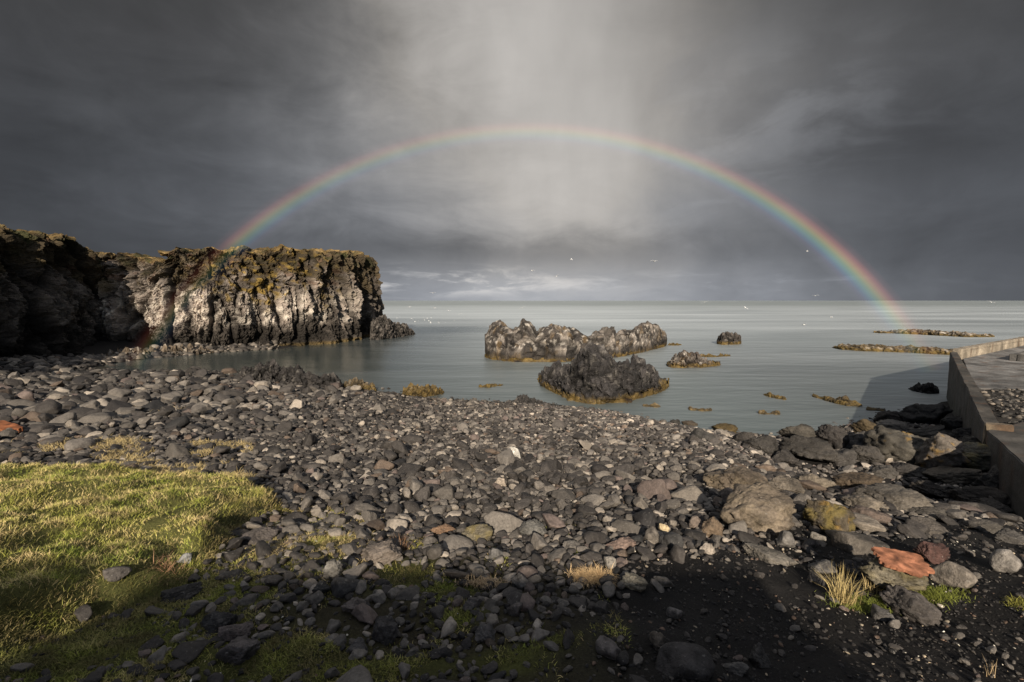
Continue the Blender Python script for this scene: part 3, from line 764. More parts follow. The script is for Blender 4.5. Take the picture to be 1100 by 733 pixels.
B_(806, 516, 88, 40, (0.125, 0.099, 0.074), 'big flat brown slab, upper of the two broken slabs', planes=7, sink=0.22, moss=0.1, seed=44, p=40, tilt=0.14, yaw=-0.35)
B_(818, 549, 84, 52, (0.137, 0.111, 0.085), 'big cracked slab with a pale broken corner, lower of the two slabs', planes=7, sink=0.2, moss=0.08, seed=77, p=40, yaw=0.25)
B_(786, 530, 26, 18, (0.121, 0.099, 0.082), 'smooth pale stone leaning on the left of the broken slabs', p=9, sink=0.2)
B_(850, 520, 50, 24, (0.104, 0.088, 0.070), 'pale slab right of the big flat brown one', sink=0.3)
B_(878, 516, 46, 24, (0.137, 0.115, 0.089), 'pale pointed slab lying near the top of the boulder field', sink=0.28, planes=8)
B_(897, 557, 50, 40, (0.076, 0.061, 0.041), 'angular block with a mustard coloured lichen face', lichen=0.35, moss=0.55, planes=7, sink=0.15, seed=18)
B_(930, 520, 52, 26, (0.088, 0.065, 0.044), 'brown mottled slab above the long grey ridge', sink=0.28, planes=9)
B_(978, 537, 84, 32, (0.096, 0.084, 0.070), 'long mottled grey ridge of rock in the right boulder field', sink=0.3, planes=9)
B_(932, 541, 52, 16, (0.153, 0.130, 0.104), 'flat pale slab right above the mustard lichen block', sink=0.3)
B_(941, 555, 46, 20, (0.104, 0.080, 0.067), 'flat pinkish stone right of the mustard lichen block', sink=0.3)
B_(936, 569, 52, 12, (0.169, 0.145, 0.119), 'thin light slab lying on the rounded stone', sink=0.25, p=10)
B_(929, 583, 66, 26, (0.080, 0.070, 0.059), 'broad rounded grey stone above the rusty plate', sink=0.3, p=10)
B_(1007, 568, 46, 16, (0.072, 0.063, 0.055), 'flat grey stone above the dark red one', sink=0.3)
B_(1032, 514, 54, 14, (0.080, 0.067, 0.052), 'long low stone in shade under the pale mossy ended boulder', sink=0.3)
B_(1062, 536, 60, 20, (0.044, 0.037, 0.031), 'dark low boulder near the right edge below the landing slab', sink=0.3)
B_(1010, 528, 46, 18, (0.036, 0.031, 0.027), 'black stone right of the long grey ridge', sink=0.3)
B_(1057, 566, 48, 14, (0.060, 0.054, 0.047), 'flat dark stone near the right edge above the round pale one', sink=0.35)
B_(1080, 548, 40, 16, (0.048, 0.042, 0.037), 'small dark stone at the right edge below the slab wall', sink=0.35)
B_(1000, 552, 40, 12, (0.056, 0.050, 0.043), 'thin dark stone below the long grey ridge', sink=0.35)
B_(1086, 516, 40, 22, (0.05, 0.045, 0.04), 'dark boulder against the face of the landing slab', sink=0.25)
B_(1068, 519, 30, 16, (0.06, 0.054, 0.047), 'small brown black boulder left of the one against the slab face', sink=0.25)
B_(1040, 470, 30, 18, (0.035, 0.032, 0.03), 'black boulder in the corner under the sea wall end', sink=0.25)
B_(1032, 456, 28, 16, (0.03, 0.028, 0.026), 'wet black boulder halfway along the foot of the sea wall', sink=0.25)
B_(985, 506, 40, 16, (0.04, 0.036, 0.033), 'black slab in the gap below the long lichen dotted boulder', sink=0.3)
B_(953, 507, 30, 14, (0.055, 0.05, 0.045), 'dark stone left of the black slab in the gap', sink=0.3)
B_(1090, 578, 34, 14, (0.06, 0.055, 0.05), 'dark flat stone at the right edge just above the pale rounded boulder', sink=0.35)
# stones of the beach and of the foreground that the eye picks out
B_(516, 573, 44, 24, (0.125, 0.108, 0.075), 'mossy tan block lying among round cobbles mid beach', moss=0.4, planes=8, sink=0.22)
B_(571, 567, 34, 26, (0.115, 0.11, 0.10), 'grey speckled block right of the mossy tan one', planes=8, sink=0.25)
B_(474, 568, 30, 16, (0.15, 0.095, 0.06), 'rusty brown stone left of the mossy tan block', sink=0.3)
B_(553, 486, 18, 16, (0.42, 0.40, 0.36), 'upright whitish stone high on the sunlit beach', sink=0.2, p=9)
B_(538, 519, 15, 12, (0.30, 0.25, 0.20), 'round pale cobble in the middle of the beach', sink=0.2, p=6)
B_(713, 568, 13, 12, (0.40, 0.32, 0.20), 'small round cream cobble near the black sand', sink=0.2, p=6)
B_(749, 563, 18, 16, (0.15, 0.12, 0.10), 'round brown cobble with a pale rim by the broken slabs', sink=0.2, p=7)
B_(722, 583, 30, 22, (0.05, 0.048, 0.047), 'smooth charcoal cobble at the edge of black sand', sink=0.25, p=8)
B_(703, 577, 20, 20, (0.12, 0.105, 0.09), 'grey brown cobble left of the smooth charcoal one', sink=0.25, p=8)
B_(761, 590, 18, 14, (0.26, 0.225, 0.19), 'pale square stone at the edge of black sand', sink=0.25, planes=7)
B_(766, 567, 28, 26, (0.13, 0.095, 0.065), 'rough brown lump left of the broken slabs', sink=0.25)
B_(614, 587, 24, 14, (0.13, 0.118, 0.105), 'grey wedge cobble above the dry straw tuft', sink=0.25)
B_(618, 601, 11, 10, (0.19, 0.16, 0.135), 'small round pinkish cobble above the dry straw tuft', sink=0.2, p=6)
B_(656, 605, 17, 14, (0.23, 0.21, 0.185), 'pale pointed cobble right of the dry straw tuft', sink=0.25, planes=8)
B_(668, 586, 40, 16, (0.16, 0.115, 0.095), 'flat pinkish slab above the pale pointed cobble', sink=0.3)
B_(684, 627, 32, 20, (0.22, 0.195, 0.15), 'pale pitted boulder at the shadow edge', sink=0.28)
B_(714, 625, 22, 16, (0.11, 0.10, 0.09), 'smooth grey cobble right of the pale pitted one', sink=0.25, p=8)
B_(847, 582, 20, 18, (0.13, 0.12, 0.11), 'grey upright cobble right below the broken slabs', sink=0.25, p=9)
B_(881, 579, 16, 10, (0.17, 0.155, 0.135), 'small pale cobble below the mustard lichen block', sink=0.3, p=8)
B_(832, 598, 58, 16, (0.145, 0.13, 0.11), 'low pale stone half sunk in black sand', sink=0.4)
B_(275, 577, 46, 20, (0.085, 0.073, 0.066), 'dark triangular slab lying on the grass edge', planes=7, sink=0.2, p=30)
B_(407, 597, 46, 26, (0.15, 0.125, 0.105), 'light brown pointed slab where grass meets stones', planes=7, sink=0.2, p=26)
B_(355, 612, 22, 26, (0.15, 0.14, 0.125), 'pale tilted stone beside the dark oval one', planes=9, sink=0.2)
B_(368, 632, 34, 20, (0.05, 0.048, 0.048), 'dark smooth oval stone left of the moss', p=7, sink=0.25)
B_(345, 634, 24, 16, (0.04, 0.038, 0.036), 'black stone touching the dark oval one', sink=0.25)
B_(380, 653, 30, 16, (0.10, 0.085, 0.078), 'flat purplish stone below the dark oval one', sink=0.25)
B_(411, 678, 32, 34, (0.055, 0.05, 0.048), 'dark blocky stone in the mossy foreground', sink=0.25, planes=8)
B_(384, 696, 26, 18, (0.085, 0.077, 0.073), 'grey rounded stone below the dark blocky one', sink=0.25)
B_(522, 684, 26, 20, (0.085, 0.078, 0.074), 'grey wedge stone between two patches of dry grass', sink=0.25)
B_(554, 654, 20, 22, (0.10, 0.087, 0.08), 'upright rounded stone right of the moss patch', p=8, sink=0.25)
B_(507, 649, 24, 16, (0.085, 0.075, 0.07), 'flat greyish stone on the bright moss patch', sink=0.3)
B_(560, 625, 24, 22, (0.08, 0.074, 0.07), 'blunt grey stone above the upright rounded one', sink=0.3)
B_(532, 596, 18, 16, (0.11, 0.105, 0.10), 'bluish grey cobble below the mossy tan block', sink=0.25, p=8)
B_(656, 701, 32, 20, (0.12, 0.105, 0.098), 'smooth oval stone alone in the shaded foreground', sink=0.25, p=8)
B_(737, 712, 66, 36, (0.045, 0.041, 0.04), 'big dark rounded boulder at the bottom of the shaded sand', sink=0.3, p=9)
B_(707, 690, 20, 18, (0.09, 0.075, 0.06), 'brown lump behind the big dark rounded boulder', sink=0.3)
B_(726, 662, 18, 12, (0.11, 0.10, 0.095), 'flat grey pebble stone on shaded sand above the big boulder', sink=0.25, p=8)
B_(247, 682, 40, 18, (0.11, 0.09, 0.085), 'flat purplish slab, upper of the pair in dark grass', planes=8, sink=0.2)
B_(251, 705, 46, 26, (0.095, 0.082, 0.078), 'pointed purplish slab, lower of the pair in dark grass', planes=7, sink=0.2)
B_(234, 670, 36, 24, (0.045, 0.042, 0.041), 'black stone behind the pair of purplish slabs', sink=0.28)
B_(118, 623, 32, 14, (0.085, 0.076, 0.07), 'smooth grey stone half buried in the shaded grass', sink=0.35, p=9)
B_(190, 638, 40, 18, (0.04, 0.037, 0.034), 'long black stone in the shaded grass', sink=0.3)
B_(197, 602, 16, 10, (0.22, 0.22, 0.215), 'small white flecked stone at the lit grass edge', sink=0.25)
B_(244, 619, 28, 12, (0.05, 0.047, 0.045), 'dark flat stone right of the long black one', sink=0.3)
B_(1030, 622, 40, 26, (0.15, 0.13, 0.11), 'round topped pale boulder right of the rusty plate', p=9, sink=0.25)
B_(1006, 596, 38, 24, (0.065, 0.035, 0.03), 'dark red stone behind the rusty plate', sink=0.25)
B_(1088, 606, 30, 28, (0.17, 0.155, 0.14), 'pale rounded boulder cut by the right edge', p=9, sink=0.25)
B_(985, 656, 56, 28, (0.065, 0.057, 0.052), 'dark wedge boulder in front of the green tuft', sink=0.28, planes=8)
B_(950, 663, 24, 12, (0.095, 0.088, 0.082), 'oval grey stone left of the dark wedge boulder', sink=0.25, p=7)
B_(889, 611, 32, 14, (0.10, 0.093, 0.086), 'flat grey stone left of the rusty plate block', sink=0.28)
B_(880, 622, 22, 14, (0.06, 0.055, 0.052), 'dark little stone by the tall dry grass', sink=0.3)
B_(915, 612, 26, 16, (0.05, 0.046, 0.044), 'black stone touching the block under the rusty plate', sink=0.3)
B_(793, 719, 30, 14, (0.085, 0.08, 0.075), 'low grey stone at the bottom edge right of the big boulder', sink=0.3)
B_(818, 708, 28, 26, (0.045, 0.042, 0.04), 'dark jagged stone in the shaded sand', sink=0.3)

# the block under the rusty plate
blk, bc, bs = B_(967, 627, 64, 34, (0.13, 0.115, 0.085), 'square weathered stone block carrying a rusty plate', name='stone_block', cat='block', planes=6, p=40, sink=0.12, tilt=0.03, moss=0.3, seed=7, yaw=0.1, dep=0.7)


def plate(name, c, sx, sy, t, yaw, tiltx, tilty, label, cat, col, jag=0.2, seed=1):
    """a torn steel plate: ragged outline, real thickness, slightly buckled"""
    r = np.random.default_rng(seed); n = 90; th = np.linspace(0, 2 * math.pi, n, endpoint=False)
    rr = (np.abs(np.cos(th)) ** 7 + np.abs(np.sin(th)) ** 7) ** (-1 / 7)
    rr = rr * (1 + jag * 0.5 * fbm(np.stack([np.cos(th) * 2.2, np.sin(th) * 2.2, 0 * th + seed], -1), 4))
    ks = np.linspace(0, 1, 12)[1:]; V = [np.zeros((1, 3))]
    for k in ks: V.append(np.stack([np.cos(th) * rr * sx * k, np.sin(th) * rr * sy * k, 0 * th], -1))
    V = np.concatenate(V); V[:, 2] += 0.05 * sx * fbm(np.stack([V[:, 0] / sx * 1.3, V[:, 1] / sx * 1.3, 0 * V[:, 0] + seed], -1), 3)
    T = [(0, 1 + i, 1 + (i + 1) % n) for i in range(n)]
    for a_ in range(len(ks) - 1):
        for i in range(n):
            p_, q_ = 1 + a_ * n + i, 1 + a_ * n + (i + 1) % n; T += [(p_, p_ + n, q_ + n), (p_, q_ + n, q_)]
    m = len(V); T = np.array(T); V2 = V.copy(); V2[:, 2] -= t; rim = 1 + (len(ks) - 1) * n
    S = []
    for i in range(n):
        p_, q_ = rim + i, rim + (i + 1) % n; S += [(p_, p_ + m, q_ + m), (p_, q_ + m, q_)]
    T = np.concatenate([T, T[:, ::-1] + m, np.array(S)]); V = np.concatenate([V, V2])
    C = np.asarray(col)[None] * (1 + 0.9 * fbm(V / sx * 2.5 + seed, 5))[:, None]
    o = mesh_obj(name, V, T, M_RUST, np.clip(C, 0.02, 1), smooth=False); o.location = c; o.rotation_euler = (tiltx, tilty, yaw); return tag(o, label, cat)


plate('rusty_plate', (bc[0] + 0.02, bc[1] - 0.06, bc[2] + bs[2] * 1.0), bs[0] * 0.74, bs[1] * 0.8, 0.022, -0.25, 0.16, 0.10, 'ragged orange rusty steel plate lying on the square stone block', 'plate', (0.25, 0.108, 0.062), seed=3, jag=0.5)
g_ = gpt(12, 466)
plate('rusty_beam', (g_[0] - 0.12, g_[1], g_[2] + 0.2), 0.52, 0.15, 0.09, -0.42, 0.1, 0.08, 'short orange rusty beam lying on stones at the left edge above the grass', 'beam', (0.20, 0.075, 0.034), 0.08, seed=8)

# ---- the cobbles: thrown big to small over the beach, each resting on the ground or on its neighbours
def sand_y(x): return np.interp(x, [-0.6, 0.2, 0.7, 1.4, 2.3, 3.2, 4.6, 6.0, 8.0], [1.9, 3.35, 4.05, 4.6, 4.95, 5.3, 5.7, 6.3, 7.6])


cell = {}
CS = 0.6
stones = []


def near_ok(x, y, r, k):
    i, j = int(math.floor(x / CS)), int(math.floor(y / CS))
    for a_ in (-1, 0, 1):
        for b_ in (-1, 0, 1):
            for (x2, y2, r2) in cell.get((i + a_, j + b_), ()):
                if (x - x2) ** 2 + (y - y2) ** 2 < (k * (r + r2)) ** 2: return False
    return True


for (bx, by, br) in occupied: cell.setdefault((int(math.floor(bx / CS)), int(math.floor(by / CS))), []).append((bx, by, br * 0.9))


def throw(n, rlo, rhi, ymin, ymax, k, prob=1.0, rel_px=0.0):
    # choose in the picture's wedge of ground, evenly by area
    yv = np.sqrt(rng.uniform(ymin ** 2, ymax ** 2, n)); xv = rng.uniform(-1.16, 1.16, n) * (yv + 0.4); rv = rlo * (rhi / rlo) ** (rng.random(n) ** 1.3) * (1 + 1.35 * sstep(-4, -15, xv) * sstep(7, 12, yv)) * (1 + 0.22 * sstep(4.4, 5.2, yv) * sstep(11, 8, yv))
    z = gz(xv, yv); md_ = mound(xv, yv); cl = 0.5 + 0.7 * fbm(np.stack([xv * 0.35, yv * 0.35, 0 * xv + 2.2], -1), 3)
    patch = fbm(np.stack([xv * 1.1, yv * 1.1, 0 * xv + 6.2], -1), 3)
    sy = sand_y(xv); u = rng.random(n); wet = ys(xv) - yv
    dA = (xv - A[0]) * wn[0] + (yv - A[1]) * wn[1]
    kd2 = (xv - K0[0]) * kd[1] - (yv - K0[1]) * kd[0]
    for x, y, r, zz, m_, c_, s_, u_, w_, da, p_, k2 in zip(xv, yv, rv, z, md_, cl, sy, u, wet, dA, patch, kd2):
        if zz < -0.12 or (zz < 0.03 and u_ > 0.35): continue
        if m_ > 0.0 - (r > .15) * 0.1: continue
        if x > 9 and (da > -0.25 and y > 8): continue
        if x > 10 and k2 < 0.1: continue
        sandy = sstep(0.0, 0.7, s_ - y + 0.5 * p_) if x > -0.6 else 0.0
        if u_ < sandy * (0.985 if r < 0.05 else 0.995): continue
        if x < 0.9 and y < 4.6:
            if r < 0.16 and u_ < 1.25 * moss_mask(x, y) - 0.1: continue
            turfy = sstep(0.4, -1.2, x + 0.5 * p_) * 0.22 + 0.40 * sstep(4.3, 2.9, y)
            if r < 0.1 and u_ < turfy + 0.35 * p_ + 0.1: continue
            if u_ < turfy - 0.1 + 0.3 * p_: continue
        if r > 0.13 and c_ < 0.30 and u_ < 0.6: continue
        if near_ok(x, y, r, k):
            cell.setdefault((int(math.floor(x / CS)), int(math.floor(y / CS))), []).append((x, y, r)); stones.append((x, y, r, zz))


throw(900, 0.17, 0.24, 5.0, 45, 1.0)
throw(9000, 0.105, 0.16, 2.3, 48, 0.84)
throw(32000, 0.072, 0.105, 2.0, 42, 0.78)
throw(80000, 0.048, 0.072, 2.0, 27, 0.72)
throw(90000, 0.03, 0.048, 2.0, 12, 0.68)
throw(30000, 0.018, 0.03, 2.0, 5.5, 0.8)
ST = np.array(stones); print('stones', len(ST))


def stone_colour(r, x, y):
    u = r.random()
    if u < 0.085: c = np.array([0.245, 0.213, 0.178]) * r.uniform(0.75, 1.5)
    elif u < 0.125: c = np.array([0.115, 0.086, 0.066]) * r.uniform(0.6, 1.3)
    elif u < 0.15: c = np.array([0.135, 0.105, 0.093]) * r.uniform(0.7, 1.3)
    elif u < 0.46: c = np.array([0.136, 0.121, 0.106]) * r.uniform(0.6, 1.35)
    else: c = np.array([0.052, 0.046, 0.042]) * r.uniform(0.5, 1.35)
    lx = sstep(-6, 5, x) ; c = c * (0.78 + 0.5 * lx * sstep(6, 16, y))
    return c


sr = np.random.default_rng(77)
prj = project(np.stack([ST[:, 0], ST[:, 1], ST[:, 3]], -1)); size_px = ST[:, 2] * F / prj[2]
vis = (prj[0] > 4) & (prj[0] < 1096) & (prj[1] < 728)
rank = np.argsort(-np.where(vis, size_px, 0)); single = set(rank[:255].tolist())
VV, TT, CC, SMO, off = [], [], [], [], 0
for i, (x, y, r, zz) in enumerate(ST):
    near_ = y < 8 and r > 0.04; sub = 3 if near_ else 2
    V, T = PROTO[sub][int(sr.integers(26))]
    sx, sy_, sz = r * sr.uniform(0.95, 1.35), r * sr.uniform(0.7, 1.0), r * sr.uniform(0.42, 0.78)
    R = rot(sr, 0.30, sr.uniform(0, 2 * math.pi)); V = (V * np.array([sx, sy_, sz])) @ R.T
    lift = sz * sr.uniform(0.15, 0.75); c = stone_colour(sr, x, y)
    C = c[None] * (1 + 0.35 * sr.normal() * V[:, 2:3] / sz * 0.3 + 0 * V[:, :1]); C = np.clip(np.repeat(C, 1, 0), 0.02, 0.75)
    C = np.broadcast_to(C, (len(V), 3))
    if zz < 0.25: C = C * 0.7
    if i in single:
        V, T = PROTO[4][int(sr.integers(26))]; V = (V * np.array([sx, sy_, sz])) @ R.T
        o = mesh_obj('cobble', V, T, M_STONE, np.broadcast_to(np.clip(c, 0.02, 0.75), (len(V), 3))); o.location = (x, y, zz + lift)
        lum_ = c.mean(); sun_ = y > 4.75
        if sun_: kind = 'pale' if lum_ > 0.17 else ('dark' if lum_ < 0.07 else 'mid grey')
        else: kind = 'grey' if lum_ > 0.07 else 'black'
        if not sun_: lab = kind + ' cobble lying in the shaded foreground'; gp = kind + ' cobbles in the shaded foreground'
        else: lab = 'large ' + kind + ' cobble lying on the open beach beyond the shade'; gp = 'large ' + kind + ' cobbles on the open beach'
        tag(o, lab, 'cobble', gp); continue
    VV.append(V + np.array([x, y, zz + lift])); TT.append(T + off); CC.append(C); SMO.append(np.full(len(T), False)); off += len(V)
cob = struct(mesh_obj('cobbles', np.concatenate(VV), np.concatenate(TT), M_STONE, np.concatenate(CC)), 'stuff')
cob.data.polygons.foreach_set('use_smooth', np.concatenate(SMO))


# ---- gravel on the black sand, shell flecks, gravel on the pier
def scatter(name, P, rlo, rhi, cols, wts, seed, mat=M_STONE, flat=0.6, kind='stuff', sub=2, lift=0.3):
    r = np.random.default_rng(seed); V_, T_, C_, of = [], [], [], 0; D, T = ICO[sub]
    for p in P:
        V, T = PROTO[2][int(r.integers(26))]; s_ = rlo * (rhi / rlo) ** (r.random() ** 2)
        V = (V * np.array([s_ * r.uniform(.9, 1.3), s_ * r.uniform(.6, 1), s_ * flat * r.uniform(.7, 1.2)])) @ rot(r, 0.35, r.uniform(0, 6.28)).T
        V_.append(V + p + np.array([0, 0, s_ * flat * lift])); T_.append(T + of); of += len(V)
        c = np.array(cols[int(r.choice(len(cols), p=wts))]) * r.uniform(0.6, 1.35); C_.append(np.broadcast_to(c, (len(V), 3)))
    return struct(mesh_obj(name, np.concatenate(V_), np.concatenate(T_), mat, np.concatenate(C_)), kind)


n = 90000; yv = np.sqrt(rng.uniform(2.0 ** 2, 9.0 ** 2, n)); xv = rng.uniform(-1.15, 1.2, n) * (yv + 0.3)
kp = (xv > -3.2) & (mound(xv, yv) < -0.05) & ((rng.random(n) < 0.35) | (xv > 0.5)) & (rng.random(n) < np.clip((3.0 / yv) ** 2, 0.1, 1)) 
kp &= fbm(np.stack([xv * 1.5, yv * 1.5, 0 * xv], -1), 3) > -0.25 + 0.3 * rng.normal(size=n)
xv, yv = xv[kp], yv[kp]
scatter('gravel', np.stack([xv, yv, gz(xv, yv)], -1), 0.005, 0.020, [(0.022, 0.02, 0.019), (0.05, 0.044, 0.039), (0.12, 0.08, 0.058), (0.24, 0.2, 0.15)], [0.70, 0.22, 0.05, 0.03], 3)
n = 2600; yv = np.sqrt(rng.uniform(2.1 ** 2, 7.0 ** 2, n)); xv = rng.uniform(-1.1, 1.15, n) * (yv + 0.3)
kp = (xv > -3.0) & (mound(xv, yv) < -0.1) & (fbm(np.stack([xv * 0.9, yv * 0.9, 0 * xv + 5], -1), 3) + 0.25 * rng.normal(size=n) > 0.15); xv, yv = xv[kp], yv[kp]
scatter('shell_fragments', np.stack([xv, yv, gz(xv, yv) + 0.012], -1), 0.004, 0.011, [(0.6, 0.56, 0.48), (0.42, 0.34, 0.24)], [0.6, 0.4], 4, M_SHELL, 0.4)
n = 1700; s_ = rng.uniform(0, 1, n); t_ = rng.uniform(0, 1, n)
g0 = B + wn * 0.7; g1 = mid_ + wn * 0.1
Q0 = g0[None] * (1 - s_[:, None]) + g1[None] * s_[:, None]; Q0 = Q0 + np.array([1.0, 0.12])[None] * (t_ * 9)[:, None]
zb = 2.42 - 0.1 * s_ + 0.06 * pn(np.stack([Q0[:, 0], Q0[:, 1], 0 * s_], -1))
nb = 60; gs, gt = np.meshgrid(np.linspace(-0.04, 1.06, nb), np.linspace(-0.03, 1.1, nb), indexing='ij')
GP = g0[None, None] * (1 - gs[..., None]) + g1[None, None] * gs[..., None] + np.array([1.0, 0.12])[None, None] * (gt * 9)[..., None]
gp3 = np.stack([GP[..., 0], GP[..., 1], 2.40 - 0.06 * gs + 0 * gs], -1).reshape(-1, 3); gp3[:, 2] += 0.05 * fbm(gp3 * 1.4, 3)
struct(mesh_obj('gravel_bed', gp3, grid_faces(nb, nb), M_GROUND, np.array([0.03, 0.027, 0.024])[None] + 0 * gp3))
scatter('pier_rubble', np.stack([Q0[:, 0], Q0[:, 1], zb], -1), 0.045, 0.15, [(0.04, 0.037, 0.034), (0.10, 0.088, 0.075), (0.2, 0.17, 0.14)], [0.55, 0.35, 0.1], 5)
# stones strewn at the cove's far shore
n = 1500; k = rng.uniform(0, 1, n); fs = np.array(FARSHORE); kk = k * 3.6; i0 = np.clip(kk.astype(int), 0, len(fs) - 2); fr = kk - i0
pp = fs[i0] * (1 - fr[:, None]) + fs[i0 + 1] * fr[:, None]; pp = pp + rng.normal(0, 0.5, (n, 2)) + np.array([-0.3, 1.0])[None] * rng.uniform(-1, 5, n)[:, None]
zg = gz(pp[:, 0], pp[:, 1]); kp = zg > -0.1
scatter('shore_rubble', np.stack([pp[kp, 0], pp[kp, 1], zg[kp]], -1), 0.12, 0.6, [(0.045, 0.04, 0.036), (0.11, 0.095, 0.08), (0.22, 0.19, 0.16)], [0.5, 0.38, 0.12], 6)


# ------------------------------------------------------------------ grass, moss, tufts
def blades(name, P, ln, lean, width, col, seed, parent=None, az_=None):
    r = np.random.default_rng(seed); n = len(P); ln = np.broadcast_to(ln, (n,)) * r.uniform(0.6, 1.3, n)
    a_ = r.uniform(0, 2 * math.pi, n) if az_ is None else az_ + r.normal(0, 0.7, n)
    le = np.clip(r.normal(lean, 0.25, n), 0.05, 1.45); d = np.stack([np.cos(a_), np.sin(a_)], -1); wv = np.stack([-d[:, 1], d[:, 0]], -1)
    fa = r.uniform(0, 2 * math.pi, n); wv = np.stack([np.cos(fa), np.sin(fa)], -1)
    V = np.zeros((n, 5, 3))
    for k, (t, wq) in enumerate([(0, 1.0), (0.55, 0.8), (1.0, 0.0)]):
        th = le * (0.45 + 0.75 * t); c = np.stack([P[:, 0] + d[:, 0] * np.sin(th) * ln * t, P[:, 1] + d[:, 1] * np.sin(th) * ln * t, P[:, 2] - 0.01 + np.cos(th) * ln * t], -1)
        if k < 2:
            V[:, 2 * k] = c; V[:, 2 * k + 1] = c; V[:, 2 * k, :2] -= wv * width * wq * 0.5; V[:, 2 * k + 1, :2] += wv * width * wq * 0.5
        else: V[:, 4] = c
    b = (np.arange(n) * 5)[:, None]; T = np.concatenate([b + np.array([[0, 1, 3]]), b + np.array([[0, 3, 2]]), b + np.array([[2, 3, 4]])])
    C = np.repeat(np.clip(col, 0.008, 1), 5, 0)
    return mesh_obj(name, V.reshape(-1, 3), T, M_GRASS, C, parent=parent)


GREEN, YGREEN, STRAW, DULL = np.array([0.155, 0.19, 0.03]), np.array([0.29, 0.285, 0.06]), np.array([0.50, 0.39, 0.19]), np.array([0.075, 0.075, 0.025])


def grass_col(x, y, r, dry):
    q_ = np.stack([x, y, 0 * x], -1); a_ = fbm(q_ * 1.5 + 3, 4); b_ = fbm(q_ * 4.5 + 11, 3)
    C = np.repeat(YGREEN[None], len(x), 0); k = np.clip(0.45 + a_ * 1.1 + r.normal(0, 0.2, len(x)), 0, 1)
    C = C * (1 - k[:, None]) + GREEN[None] * k[:, None]
    k = np.clip(dry + b_ * 0.9 - a_ * 0.4 + r.normal(0, 0.3, len(x)), 0, 1); C = C * (1 - k[:, None]) + STRAW[None] * k[:, None]
    return C * r.uniform(0.85, 1.7, (len(x), 1))


n = 330000; yv = rng.uniform(1.6, 8.2, n); xv = -2.3 - rng.random(n) * 8.5
kp = (np.abs(xv) < 1.12 * (yv + 0.7)) & (rng.random(n) < np.clip((4.2 / yv) ** 1.3, 0, 1)); xv, yv = xv[kp], yv[kp]
m_ = mound(xv, yv); cl = fbm(np.stack([xv * 2.2, yv * 2.2, 0 * xv + 1], -1), 3)
kp = (m_ > 0.02 - 0.1 * rng.random(len(xv))) & (rng.random(len(xv)) < np.clip(0.95 + cl * 0.7, 0.25, 1)); xv, yv = xv[kp], yv[kp]
cl = cl[kp]
gr = np.random.default_rng(8)
mb = mound(xv, yv); gc = grass_col(xv, yv, gr, 0.36)
bank = sstep(0.30, 0.05, mb) * np.clip(0.75 + fbm(np.stack([xv * 3, yv * 3, 0 * xv + 7], -1), 3), 0, 1)
clod = sstep(0.22, 0.5, fbm(np.stack([xv * 2.6, yv * 2.6, 0 * xv + 37], -1), 4))
gc = mixc(gc, (0.085, 0.055, 0.032), np.clip(bank * 0.75 + clod * 0.55, 0, 0.9)) * gr.uniform(0.8, 1.15, (len(xv), 1))
g1 = blades('grass', np.stack([xv, yv, gz(xv, yv)], -1), 0.058 + 0.024 * np.clip(cl, -1, 1.2), 0.78, 0.0046, gc, 9)
struct(g1, 'stuff'); print('mound blades', len(xv))
# ragged sparse grass between the stones below the mound
n = 300000; yv = rng.uniform(1.9, 5.6, n); xv = rng.uniform(-4.2, 0.7, n); kp = np.abs(xv) < 1.12 * (yv + 0.5); xv, yv = xv[kp], yv[kp]
ppx, ppy, _ = project(np.stack([xv, yv, gz(xv, yv)], -1))
pt = fbm(np.stack([xv * 1.6, yv * 1.6, 0 * xv + 13], -1), 4)
lit = np.exp(-(((ppx - 300) / 110) ** 2 + ((ppy - 575) / 42) ** 2)); mm = moss_mask(xv, yv)
pr = 0.9 * mm + 0.6 * lit + pt * 1.3 - 0.25 + 0.25 * sstep(-0.6, -1.6, xv) + 0.35 * sstep(-1.7, -2.3, xv)
kp = (mound(xv, yv) < 0.05) & (rng.random(len(xv)) < np.clip(pr, 0, 1)); xv, yv, lit, mm = xv[kp], yv[kp], lit[kp], mm[kp]
cold = grass_col(xv, yv, gr, 0.26); mg = np.clip(mm * 1.2, 0, 1)[:, None] * (1 - lit[:, None])
brn = np.clip(0.45 + fbm(np.stack([xv * 3.1, yv * 3.1, 0 * xv + 51], -1), 4) * 1.6, 0, 1); cold = cold * (1 - 0.6 * mg) + np.array([0.13, 0.15, 0.025])[None] * 0.6 * mg; cold = mixc(cold, (0.085, 0.06, 0.036), brn * 0.75)
struct(blades('grass', np.stack([xv, yv, gz(xv, yv)], -1), 0.042, 0.85, 0.0046, cold, 10), 'stuff'); print('sparse blades', len(xv))
n = 60000; yv = rng.uniform(3.4, 6.0, n); xv = rng.uniform(-3.2, -0.9, n); ppx, ppy, _ = project(np.stack([xv, yv, gz(xv, yv)], -1))
w_ = np.exp(-(((ppx - 325) / 75) ** 2 + ((ppy - 578) / 30) ** 2)) + 0.7 * np.exp(-(((ppx - 500) / 70) ** 2 + ((ppy - 690) / 16) ** 2)) + 0.25 * np.exp(-(((ppx - 400) / 130) ** 2 + ((ppy - 650) / 40) ** 2))
kp = (rng.random(n) < w_ * 0.8 + 0.9 * fbm(np.stack([xv * 3, yv * 3, 0 * xv + 61], -1), 3) - 0.2) & (mound(xv, yv) < 0.02); xv, yv = xv[kp], yv[kp]
struct(blades('dry_grass', np.stack([xv, yv, gz(xv, yv) + 0.01], -1), 0.055, 1.05, 0.0042, (STRAW * 0.8)[None] * gr.uniform(0.5, 1.25, (len(xv), 1)), 13), 'stuff')
